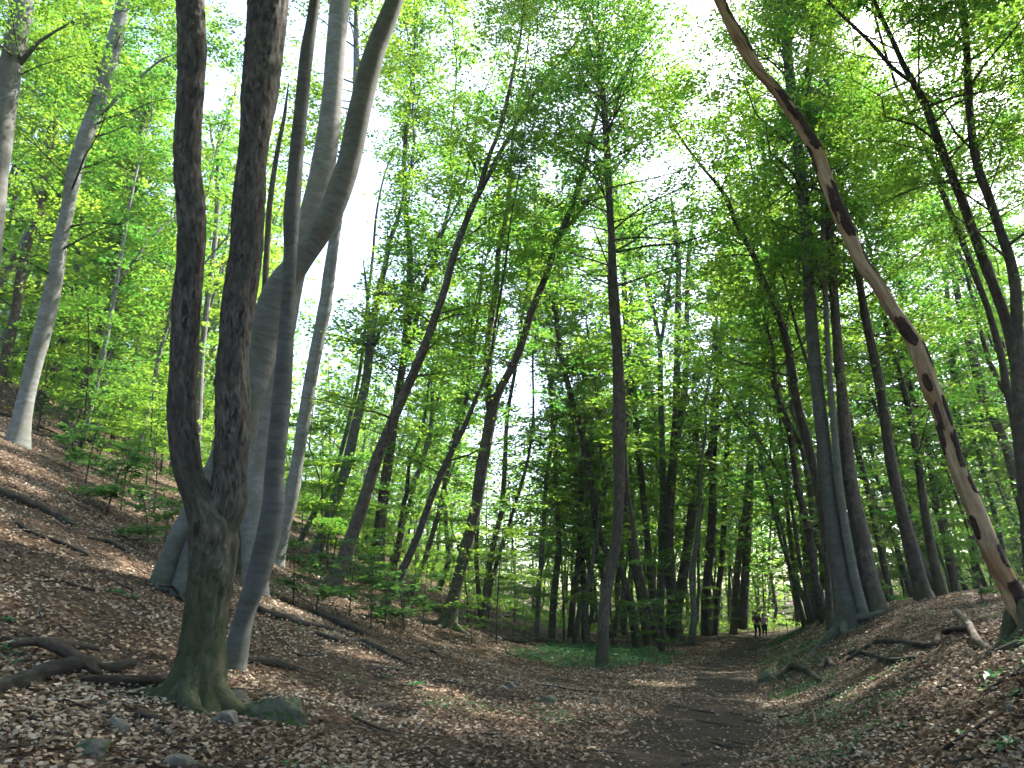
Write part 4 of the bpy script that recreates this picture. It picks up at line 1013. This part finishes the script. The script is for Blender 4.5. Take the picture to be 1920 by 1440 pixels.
# ------------------------------------------------------------------ fallen wood
M_LOGMID = bark_material('brown_dead_limb', (.018, .014, .011), (.055, .043, .032), (.115, .094, .072), 18, .3, .9)
LOGDBG = False
def log(label, pts_, mat=None, name='fallen_branch', lift=.6, cat='fallen branch', forks=()):
    T_ = Tubes(); allp = []
    for si, st in enumerate([pts_] + list(forks)):
        P, R = [], []
        med = float(np.median([ground_hit(q_[0], q_[1], 60)[1] for q_ in st])) if not si else med
        for q_ in st:
            p, t = ground_hit(q_[0], q_[1], 60)
            if abs(t - med) > .22 * med: t = med * (1.22 if t > med else .78); p = CAM + t * ray(q_[0], q_[1])
            r = max(q_[2] / 2 / F * t, .008); up = q_[3] if len(q_) > 3 else 0.0
            P.append([p[0], p[1], float(height(p[0], p[1])) + r * lift + up]); R.append(r)
        PR = catmull(np.column_stack([P, R]), .07); allp.append(PR)
    if LOGDBG: print('LOG %.1f %s' % (med, label))
    loc = np.array([allp[0][:, 0].mean(), allp[0][:, 1].mean(), allp[0][:, 2].min()])
    for si, PR in enumerate(allp):
        rr = np.random.default_rng(len(label) + si); m = len(PR)
        PR[:, :3] += np.stack([vnoise(np.arange(m) * .21, np.full(m, k), len(label) + si) - .5 for k in range(3)], -1) * PR[:, 3:4] * .5
        Rr = PR[:, 3] * (1 + .28 * (vnoise(np.arange(m) * .4, np.zeros(m), 77 + si) - .5)); Rr[0] *= .8; Rr[-1] *= .55
        T_.add(PR[:, :3] - loc, Rr, 14, base_z=-5, seed=(len(label) + si) % 19)
    me = T_.build(name, mat or M_LOG); o = link(name, me, loc=loc); tag(o, label, cat, 'fallen wood on the forest floor'); return o
log('big dark rotten log reaching in from the left edge of the leaves', [(-40, 1312, 40), (20, 1292, 36), (80, 1274, 34), (130, 1260, 32), (185, 1248, 18)], name='fallen_log', cat='log')
log('curved brown limb lying across the big dark log', [(14, 1236, 12, .10), (60, 1236, 18, .12), (100, 1243, 21, .11), (140, 1256, 21, .08), (190, 1272, 12, .02)], M_LOGMID)
log('brown log lying against the foot of the forked trunk', [(150, 1282, 20), (200, 1283, 22), (260, 1287, 23), (330, 1288, 23)], M_LOGMID, name='fallen_log', cat='log')
log('short black log piece right of the curved brown limb', [(160, 1257, 18), (205, 1259, 23), (252, 1251, 17)], name='fallen_log', cat='log')
log('dark thin log on the leaves above the curved brown limb', [(-5, 1200, 10), (60, 1205, 11), (110, 1212, 16), (192, 1220, 10)])
log('brown broken stick beside the tan stone', [(252, 1345, 19), (285, 1353, 18), (320, 1364, 14)], M_LOGMID)
log('long low dark stick at the bottom left behind the mossy slab', [(-10, 1371, 10), (60, 1373, 9), (120, 1380, 9), (165, 1386, 6)])
log('short pale stick below the big dark log', [(55, 1327, 11), (85, 1320, 10), (120, 1311, 8)], M_LOGPALE)
log('dark branch sloping down the sunny leaves at the left edge', [(-10, 924, 16), (40, 945, 17), (85, 962, 17), (140, 990, 13)])
log('dark broken branch on the slope below the sloping one', [(20, 975, 7), (60, 1002, 8), (110, 1020, 9), (165, 1045, 10)])
log('pale weathered branch on the sunny leaves at the upper left', [(62, 915, 6), (100, 930, 7), (150, 950, 8), (185, 965, 7)], M_LOGPALE)
log('grey sticks on the slope left of the twin dark beech', [(165, 1010, 6), (200, 1018, 9), (245, 1040, 6)], forks=[[(200, 1018, 5), (240, 1015, 4), (275, 1010, 4)]])
log('long dark branch running right from behind the slim knobbly beech', [(480, 1148, 16), (520, 1160, 15), (580, 1175, 12), (640, 1190, 8), (695, 1214, 5)])
log('thick dark branch on the slope right of the knobbly beech', [(580, 1148, 9), (605, 1160, 14), (640, 1175, 17), (682, 1193, 14)], name='fallen_log', cat='log')
log('curved forked branch whose tip ends in a bright leaf patch', [(590, 1190, 10), (640, 1206, 11), (672, 1205, 11), (705, 1217, 11), (740, 1235, 9), (772, 1247, 4)], forks=[[(680, 1213, 9), (695, 1222, 8), (702, 1230, 5)]])
log('straight black log right of the foot of the slim knobbly beech', [(448, 1243, 12), (490, 1245, 15), (530, 1252, 15), (565, 1258, 6)], name='fallen_log', cat='log')
log('thin dark stick on the leaves below the curved forked branch', [(688, 1258, 4), (715, 1256, 7), (750, 1258, 4)])
log('grey lichen covered log piece on the leaves right of the boulder', [(670, 1331, 9), (705, 1329, 13), (742, 1325, 13)], M_LOGPALE, name='fallen_log', cat='log')
log('small dark stick right of the grey log piece', [(774, 1319, 6), (806, 1321, 7)])
log('small dark stick near the middle of the leaf floor', [(828, 1253, 5), (862, 1251, 7)])
log('dark piece of wood by the leafy hollow left of the green plants', [(778, 1226, 6), (800, 1222, 8), (822, 1228, 4)])
log('mossy log lying behind the green ground plants', [(918, 1196, 7), (970, 1206, 8), (1010, 1205, 9), (1055, 1208, 6)], name='fallen_log', cat='log')
log('dark log on the slope left of the black Y tree', [(776, 1130, 8), (800, 1140, 10), (832, 1152, 8)], name='fallen_log', cat='log')
log('thin pale fallen stem behind the black Y tree', [(905, 1138, 4), (950, 1150, 5), (990, 1163, 5)], M_LOGPALE)
log('thin bent twig lying by the bushy clump', [(915, 1165, 4), (960, 1158, 4), (1000, 1140, 3)])
log('dark piece of wood in the plants right of the straight brown tree', [(1142, 1226, 8), (1160, 1228, 9)])
log('long crooked mossy branch across the right bank', [(1585, 1202, 8), (1640, 1198, 10), (1690, 1208, 10), (1750, 1214, 12), (1765, 1192, 11), (1810, 1184, 9), (1862, 1192, 7)])
log('grey bare branch leaning down to the crooked mossy one', [(1793, 1158, 12, .18), (1818, 1185, 13, .10), (1832, 1206, 14, .03), (1855, 1222, 12)], M_LOGPALE)
log('brown mossy root end beside the foot of the dead trunk', [(1850, 1232, 9), (1880, 1224, 14), (1920, 1214, 20)], M_BROWN)
log('wavy mossy branch lying below the crooked one on the right bank', [(1574, 1236, 7), (1602, 1224, 9), (1640, 1234, 9), (1668, 1242, 10), (1715, 1236, 7)])
log('arched brown root log beside the green stone at the path edge', [(1448, 1278, 8), (1470, 1266, 11, .03), (1492, 1258, 12, .06), (1515, 1266, 12, .03), (1540, 1280, 10)], M_LOGMID)
log('grey knobbly stub between the arched root and the wavy branch', [(1540, 1258, 10), (1552, 1245, 11, .05), (1562, 1250, 8)], M_LOGPALE)
log('dark slanting stick near the bottom right corner', [(1765, 1400, 8), (1780, 1375, 8), (1800, 1352, 5)])
log('short dark stick at the right edge of the trodden path', [(1340, 1364, 5), (1362, 1366, 9), (1392, 1364, 5)])
log('thin pale fallen pole on the bank behind the dead trunk', [(1760, 1143, 3), (1800, 1134, 4), (1850, 1122, 4)], M_LOGPALE)
log('straight bare branch lying by the sunlit pale beech', [(40, 788, 4, .1), (90, 782, 5, .3), (140, 765, 5, .5), (180, 752, 4, .7)])
log('heap branch behind the sunlit pale beech, lowest one', [(50, 812, 7), (100, 822, 7), (165, 835, 6)], forks=[[(70, 800, 5), (100, 812, 5), (130, 832, 4)]])
log('heap branch at the left edge of the picture by the slope trees', [(-10, 775, 7), (30, 785, 8), (60, 800, 6)])
log('brown fallen branch curving near the low leafy saplings', [(190, 890, 6), (225, 872, 6, .08), (250, 880, 5)])
log('thin crooked stick hanging above the leaves left of the forked trunk', [(296, 1118, 5, .15), (322, 1120, 6, .12), (350, 1135, 6)])

# sticks among the leaves
T_ = Tubes(); xs, ys_ = scatter_view(700, 4.5, 32, 1.15)
for k in range(700):
    a = rng.random() * 6.28; L = rng.uniform(.12, .55) * (1 if k % 6 else 2); nseg = 4; t = np.linspace(-.5, .5, nseg)
    xx = xs[k] + math.cos(a) * L * t + rng.normal(0, .02, nseg); yy = ys_[k] + math.sin(a) * L * t + rng.normal(0, .02, nseg)
    T_.add(np.stack([xx, yy, height(xx, yy) + .03], -1), np.linspace(1, .5, nseg) * rng.uniform(.004, .012) * (1 if k % 6 else 1.7), 4, seed=k)
tag(link('small_sticks', T_.build('small_sticks', M_LOG)), 'small dark sticks and twigs scattered in the leaf litter', 'sticks', kind='stuff')

# ------------------------------------------------------------------ stones
import bmesh
from mathutils import noise
def rock(label, px, py, w, h, mat, seed, sub=3, flat=1.0, rz=0.0, name='rock', cat='rock', cuts=9):
    p, t = ground_hit(px, py + h * .35, 60); r = w / 2 / F * t; hz = h / F * t / max(.2, 1 - 0) * flat
    bm = bmesh.new(); bmesh.ops.create_icosphere(bm, subdivisions=sub, radius=1.0)
    rs = random.Random(seed)
    pl = [(Vector((rs.gauss(0, 1), rs.gauss(0, 1), rs.gauss(.2, .8))).normalized(), rs.uniform(.55, .88)) for _ in range(cuts)]
    for v in bm.verts:
        c = v.co.copy()
        for nrm, d in pl:
            e = c.dot(nrm) - d
            if e > 0: c -= nrm * e * .92
        c *= 1 + .16 * noise.noise(c * 2.3 + Vector((seed, 0, 0))) + .10 * noise.noise(c * 5 + Vector((0, seed, 0)))
        v.co = c
    zs = [v.co.z for v in bm.verts]; zr = max(zs)
    for v in bm.verts: v.co = Vector((v.co.x * r * 1.12, v.co.y * r * .85, v.co.z / zr * hz * .8))
    me = bpy.data.meshes.new(name); bm.to_mesh(me); bm.free(); me.materials.append(mat)
    for pg in me.polygons: pg.use_smooth = True
    o = link(name, me, loc=(p[0], p[1], float(height(p[0], p[1])) - hz * .08)); o.rotation_euler[2] = rz
    return tag(o, label, cat, 'stones on the forest floor')
rock('large mossy boulder with grey bare corners right of the forked trunk', 515, 1330, 112, 62, M_MOSSROCK, 3, 5, 1.0, .2, 'boulder', 'boulder')
rock('flat grey stone between the forked trunk and the mossy boulder', 442, 1305, 66, 24, M_ROCK, 5, 4)
rock('pale knobbly stone at the right foot of the forked trunk', 425, 1345, 62, 34, M_ROCK, 6, 4)
rock('round tan stone left below the forked trunk', 222, 1356, 44, 34, M_ROCK, 8, 4, cuts=5)
rock('slab with a moss cap near the bottom left corner', 166, 1400, 82, 34, M_HALFMOSS, 11, 4, 1.0, .5)
rock('grey stone cut by the bottom edge below the forked trunk', 330, 1428, 70, 34, M_ROCK, 13, 4)
rock('small pale stone left above the round tan one', 200, 1318, 24, 13, M_ROCK, 14)
rock('small white stone alone in the middle of the leaf floor', 961, 1286, 22, 15, M_ROCK, 15)
rock('dark mossy stone half sunk in the middle of the leaf floor', 1030, 1312, 34, 20, M_HALFMOSS, 16)
rock('pale flat stone right of the half sunk mossy one', 1122, 1312, 26, 12, M_ROCK, 17)
rock('white stone where the path passes the clump of trunks', 1269, 1220, 20, 8, M_ROCK, 18)
rock('green mossy stone at the end of the arched brown root', 1440, 1268, 34, 28, M_HALFMOSS, 19, 4)
rock('small pale stone in the middle of the path', 1318, 1263, 20, 7, M_ROCK, 20)
rock('small pale stone at the right edge of the path', 1392, 1262, 14, 8, M_ROCK, 21)
rock('dark stone at the left edge of the path below the plants', 1232, 1254, 16, 11, M_HALFMOSS, 22)
rock('dark small stone further along the left edge of the path', 1266, 1258, 14, 8, M_HALFMOSS, 23)
rock('pale stone among the leaves near the right edge of the picture', 1895, 1328, 18, 16, M_ROCK, 24)
rock('flat pale stone on the trodden soil in the middle', 1184, 1322, 22, 9, M_ROCK, 25)

# roots of the smooth grey beech (parts of that tree)
beech = [o for o in COL.objects if o.get('label', '').startswith('smooth grey beech')][0]; bl = np.array(beech.location)
for ang, ln_, w in ((3.5, 1.7, .13), (4.3, 1.1, .12), (5.3, 1.4, .12), (2.9, 1.2, .10), (0.2, 1.0, .1)):
    t = np.linspace(0, 1, 6); aa = ang + .35 * np.sin(t * 3 + ang)
    xx = bl[0] + np.cos(aa) * (.12 + ln_ * t); yy = bl[1] + np.sin(aa) * (.12 + ln_ * t); rad = w * (1 - .8 * t) + .012
    P = np.stack([xx, yy, height(xx, yy) + .30 * (1 - t) ** 3 + rad * .1 - .03 * t], -1)
    PR = catmull(np.column_stack([P, rad]), .1); T_ = Tubes(); T_.add(PR[:, :3] - bl, PR[:, 3], 10, base_z=-.1, seed=int(ang)); link('root', T_.build('root', M_BEECH), beech)

# spreading roots of the trees nearest the viewer (parts of those trees)
def add_roots(prefix, mat, specs):
    t_ = [o for o in COL.objects if o.get('label', '').startswith(prefix)][0]; c = np.array(t_.location)
    for ang, ln_, w in specs:
        t = np.linspace(0, 1, 6); aa = ang + .4 * np.sin(t * 3 + ang * 2)
        xx = c[0] + np.cos(aa) * (.10 + ln_ * t); yy = c[1] + np.sin(aa) * (.10 + ln_ * t); rad = w * (1 - .85 * t) + .008
        P = np.stack([xx, yy, height(xx, yy) + .28 * (1 - t) ** 3 - .02 * t], -1)
        PR = catmull(np.column_stack([P, rad]), .06); T_ = Tubes(); T_.add(PR[:, :3] - c, PR[:, 3], 12, base_z=-.05, seed=int(ang * 3)); link('root', T_.build('root', mat), t_)
add_roots('thick dark forked trunk', M_RIDGED, [(3.5, .42, .13), (4.3, .30, .13), (5.2, .40, .14), (6.0, .60, .13), (.6, .4, .1)])
add_roots('leaning dead trunk', M_BROWN, [(2.9, .5, .12), (3.7, .45, .12), (4.9, .35, .12)])
add_roots('dark sturdy tree on', M_BROWN, [(3.6, .9, .15), (4.8, .7, .15), (5.8, .9, .13)])
add_roots('dark tree in the middle', M_DARK, [(3.5, 1.0, .16), (4.7, .8, .16), (5.9, 1.0, .14)])
# ------------------------------------------------------------------ ground plants
def cover(name, label, cat, pts_xy, hmin, hmax, Lm, mat, flatn=.35, wr=.55):
    x, y = pts_xy; n = len(x); r = np.random.default_rng(len(label))
    a = r.random(n) * 6.283
    P = np.stack([x, y, height(x, y) + r.uniform(hmin, hmax, n)], -1)
    me = leaf_mesh(name, P, np.stack([np.cos(a), np.sin(a), r.normal(.1, .3, n)], -1), np.array([0, 0, 1.0]) + r.normal(0, flatn, (n, 3)), r.uniform(.7, 1.25, n) * Lm, r.uniform(.7, 1.2, n) * Lm * wr, np.clip(r.normal(.5, .25, n), 0, 1), mat)
    return tag(link(name, me), label, cat, kind='stuff')
r = np.random.default_rng(44)
x = r.uniform(-3, 9, 60000); y = r.uniform(20, 38, 60000); px, py, _ = project(np.stack([x, y, height(x, y)], -1))
wv = 16 * (vnoise(x * 1.3, y * 1.3, 51) - .5)
e = ((px - 1112) / 140) ** 2 + ((py - 1232) / 27) ** 2
k = (e + 1.1 * (vnoise(x / 1.1, y / 1.1, 51) - .5) + .5 * (vnoise(x / .35, y / .35, 52) - .5) < .85)
cover('ground_cover', 'patch of low bluish green plants in the gully around the straight brown tree', 'ground plants', (x[k][:7000], y[k][:7000]), .01, .15, .12, M_PLANT)
x, y = scatter_view(60000, 5, 40, 1.01); o = x - path_x(y)
f1 = vnoise(x / .55, y / .55, 61) * .65 + vnoise(x / 2.2, y / 2.2, 62) * .5
k = (f1 > np.where(o > 1.2, .83, .88)) & (np.abs(o) > 1.0)
cover('undergrowth', 'scattered tufts of small green sprouts among the fallen leaves', 'sprouts', (x[k][:9000], y[k][:9000]), .015, .09, .06, M_PLANT)
# grass along the right side of the path
x = r.uniform(3, 18, 30000); y = r.uniform(14, 46, 30000); o = x - path_x(y); k = (o > 1.0) & (o < 3.2) & (vnoise(x / 1.2, y / 1.8, 71) > .52); x, y = x[k][:6000], y[k][:6000]; n = len(x)
A_ = np.stack([r.normal(0, .45, n), r.normal(0, .45, n), np.ones(n)], -1); a = r.random(n) * 6.28
L = r.uniform(.10, .24, n)
me = leaf_mesh('grass', np.stack([x, y, height(x, y) + L * .4], -1), A_, np.stack([np.cos(a), np.sin(a), np.zeros(n)], -1), L, .016, np.clip(r.normal(.5, .2, n), 0, 1), M_PLANT)
tag(link('grass', me), 'short green grass on the bank along the right side of the path', 'grass', kind='stuff')

def big_leaf(L, W, droop, curl):
    bm = bmesh.new(); rows = 7; vs_ = []
    for i in range(rows):
        t = i / (rows - 1); w = W * math.sin(math.pi * min(1, t * .93 + .05)) ** .8 * (1.15 - .5 * t); zc = L * (.55 * t - droop * t * t)
        vs_.append([bm.verts.new((s_ * w * .5, L * t, zc + abs(s_) * w * curl)) for s_ in (-1, -.5, 0, .5, 1)])
    for i in range(rows - 1):
        for j in range(4): bm.faces.new((vs_[i][j], vs_[i][j + 1], vs_[i + 1][j + 1], vs_[i + 1][j]))
    me = bpy.data.meshes.new('leaf'); bm.to_mesh(me); bm.free(); me.materials.append(M_PLANT)
    for pg in me.polygons: pg.use_smooth = True
    attr(me, 'tint', 'FLOAT', 'FACE', np.full(len(me.polygons), .4)); return me
BL = [big_leaf(1, .42, .5, .25), big_leaf(1, .36, .75, .15), big_leaf(1, .5, .6, .3)]
def plant(label, px, py, size, n, seed, name='broad_leaved_plant', group='small plants on the forest floor'):
    p, t = ground_hit(px, py, 60); root = empty(name, (p[0], p[1], float(height(p[0], p[1])))); tag(root, label, 'plant', group)
    rs = random.Random(seed)
    for i in range(n):
        o = link('leaf', BL[i % 3], root, (0, 0, .02)); s_ = size * t / F * rs.uniform(.75, 1.1)
        o.scale = (s_, s_, s_); o.rotation_euler = (rs.uniform(-.35, .25), rs.uniform(-.2, .2), i * 6.28 / n + rs.uniform(-.4, .4))
plant('large broad leaved green plant in the bottom right corner', 1893, 1402, 52, 6, 1)
plant('dark green broad leaved plant right of the middle of the bank', 1861, 1276, 34, 5, 2)
plant('small green plant at the right edge above the broad leaved one', 1912, 1302, 26, 4, 3)
plant('bright green seedling on the slope left of the twin dark beech', 214, 1112, 22, 6, 4, 'seedling')
plant('bright green seedling beside the first one left of the twin beech', 240, 1120, 20, 6, 5, 'seedling')
plant('bright green seedling in the leaves right of the curved forked branch', 778, 1288, 22, 7, 6, 'seedling')
plant('small bluish seedling left of the bright one in the leaves', 722, 1272, 16, 5, 7, 'seedling')
plant('bright green seedling at the left edge of the slope', 14, 1166, 20, 6, 8, 'seedling')
plant('small green seedling right of the mossy boulder', 668, 1345, 16, 5, 9, 'seedling')
plant('green seedling on the bank under the wavy mossy branch', 1562, 1305, 20, 6, 10, 'seedling')
plant('green seedling low on the bank at the bottom', 1690, 1368, 20, 5, 11, 'seedling')
plant('green seedling on the bank left of the large broad leaved plant', 1800, 1380, 22, 5, 12, 'seedling')
plant('pale green seedling on the slope below the left edge log', 128, 1380, 14, 5, 13, 'seedling')

# ------------------------------------------------------------------ the two walkers
def skin_mesh(name, verts, edges, radii, mat, parent, sub=2):
    me = bpy.data.meshes.new(name); me.from_pydata(verts, edges, []); me.materials.append(mat)
    o = link(name, me, parent); sk = o.modifiers.new('skin', 'SKIN'); sk.use_smooth_shade = True
    for v, r_ in zip(me.skin_vertices[0].data, radii): v.radius = (r_, r_) if not isinstance(r_, tuple) else r_
    me.skin_vertices[0].data[0].use_root = True
    sb = o.modifiers.new('smooth', 'SUBSURF'); sb.levels = sub; sb.render_levels = sub
    return o
def person(px, py, depth, label, top, legs, hair, skirt, facing, stride, seed, Hs=1.0, bare_calf=False):
    p, t = at_depth_y(px, py, depth); z = float(height(p[0], p[1])) + .02
    root = empty('person', (p[0], p[1], z)); root.rotation_euler[2] = facing; root.scale = (Hs * 1.15, Hs * 1.15, Hs); tag(root, label, 'person', 'walkers on the path')
    s = stride
    V = [(0, 0, .95), (0, 0, 1.12), (0, .01, 1.32), (0, 0, 1.46), (0, -.01, 1.53), (0, -.03, 1.62), (0, -.03, 1.70)]
    E = [(0, 1), (1, 2), (2, 3), (3, 4), (4, 5), (5, 6)]; R = [(.155, .11), (.13, .10), (.155, .11), (.075, .065), (.052, .055), (.078, .09), (.06, .075)]
    def add(co, r_, par): V.append(co); R.append(r_); E.append((par, len(V) - 1)); return len(V) - 1
    arms = {}
    for sd in (-1, 1):
        h = add((sd * .095, 0, .88), .095, 0); k = add((sd * .10, -.05 * 1 - s * sd * .10, .49), .058, h); c = add((sd * .10, .02 - s * sd * .14, .30), .052, k)
        a = add((sd * .10, .04 - s * sd * .16, .08), .036, c); add((sd * .105, -.12 - s * sd * .16, .035), .034, a)
        sh = add((sd * .19, 0, 1.40), .058, 2); el = add((sd * .26, .03, 1.14), .042, sh); wr_ = add((sd * .20, -.16, .98), .028, el); pm = add((sd * .17, -.22, .95), .034, wr_)
        arms[sd] = (sh, el, wr_)
        for f_ in range(4): q_ = add((sd * (.15 + .016 * f_), -.275 - .006 * (f_ % 2), .935), .009, pm); add((sd * (.145 + .016 * f_), -.30, .915 - .004 * f_), .008, q_)
        q_ = add((sd * .135, -.235, .965), .010, pm); add((sd * .125, -.262, .962), .009, q_)
    nz = add((0, -.125, 1.625), .014, 5)
    skin = plain('skin', (.32, .19, .14), .5); body = skin_mesh('body', V, E, R, skin, root, 1)
    tv = [(0, 0, .93), (0, 0, 1.12), (0, .01, 1.32), (0, 0, 1.45)]; te = [(0, 1), (1, 2), (2, 3)]; tr = [(.17, .125), (.145, .115), (.17, .125), (.075, .07)]
    for sd in (-1, 1):
        n0 = len(tv); tv += [(sd * .195, 0, 1.405), (sd * .262, .03, 1.15), (sd * .235, -.07, 1.06)]; te += [(2, n0), (n0, n0 + 1), (n0 + 1, n0 + 2)]; tr += [.068, .052, .046]
    skin_mesh('jacket' if not skirt else 'shirt', tv, te, tr, top, root)
    lv = [(0, 0, .96)]; le = []; lr = [(.17, .125)]
    for sd in (-1, 1):
        n0 = len(lv); lv += [(sd * .098, 0, .86), (sd * .10, -.05 - s * sd * .10, .49), (sd * .10, .03 - s * sd * .15, .24 if bare_calf else .10)]; le += [(0, n0), (n0, n0 + 1), (n0 + 1, n0 + 2)]; lr += [.112, .075, .056]
    skin_mesh('trousers', lv, le, lr, legs, root)
    if skirt: skin_mesh('skirt', [(0, 0, 1.0), (0, -.01, .78), (0, -.02, .50)], [(0, 1), (1, 2)], [(.17, .13), (.21, .18), (.22, .19)], legs, root)
    for sd in (-1, 1): skin_mesh('shoe', [(sd * .10, .06 - s * sd * .16, .055), (sd * .105, -.14 - s * sd * .16, .045)], [(0, 1)], [.048, .042], plain('shoe', (.30, .29, .28) if bare_calf else (.02, .02, .02)), root)
    skin_mesh('hair', [(0, .0, 1.64), (0, -.01, 1.735), (0, .05, 1.60)], [(0, 1), (0, 2)], [(.093, .085), (.06, .065), (.06, .05)], hair, root)
    for sd in (-1, 1): skin_mesh('eye', [(sd * .032, -.105, 1.645), (sd * .032, -.112, 1.645)], [(0, 1)], [.010, .008], plain('eye', (.03, .02, .02)), root)
    return root
person(1421, 1191, 49.5, 'walker in a reddish brown top and black trousers on the path', plain('brown_jacket', (.060, .022, .026)), plain('black_cloth', (.012, .012, .014)), plain('dark_hair', (.02, .013, .01)), False, .15, .6, 1, .90)
person(1434, 1187, 51.5, 'walker in a pale pink and white top with a navy skirt on the path', plain('pink_shirt', (.50, .30, .44)), plain('navy_cloth', (.012, .016, .05)), plain('brown_hair', (.05, .03, .02)), True, -.1, -.5, 2, .88, True)

# ------------------------------------------------------------------ thin summer haze in the air of the wood
def haze(density):
    bm = bmesh.new(); bmesh.ops.create_cube(bm, size=1.0)
    lo = np.array([-100.0, -34.0, -3.0]); hi = np.array([126.0, 186.0, 76.0])
    for v in bm.verts: v.co = Vector((lo + (np.array(v.co) + .5) * (hi - lo)).tolist())
    me = bpy.data.meshes.new('haze'); bm.to_mesh(me); bm.free()
    m, ns, ls = new_mat('thin_haze'); v = ns.new('ShaderNodeVolumePrincipled'); v.inputs['Color'].default_value = (.93, .97, 1, 1); v.inputs['Density'].default_value = density; v.inputs['Anisotropy'].default_value = .3
    o = ns.new('ShaderNodeOutputMaterial'); ls.new(v.outputs[0], o.inputs['Volume']); me.materials.append(m)
    tag(link('haze', me), 'thin pale summer haze between the trees', 'haze', kind='stuff')
haze(.0004)
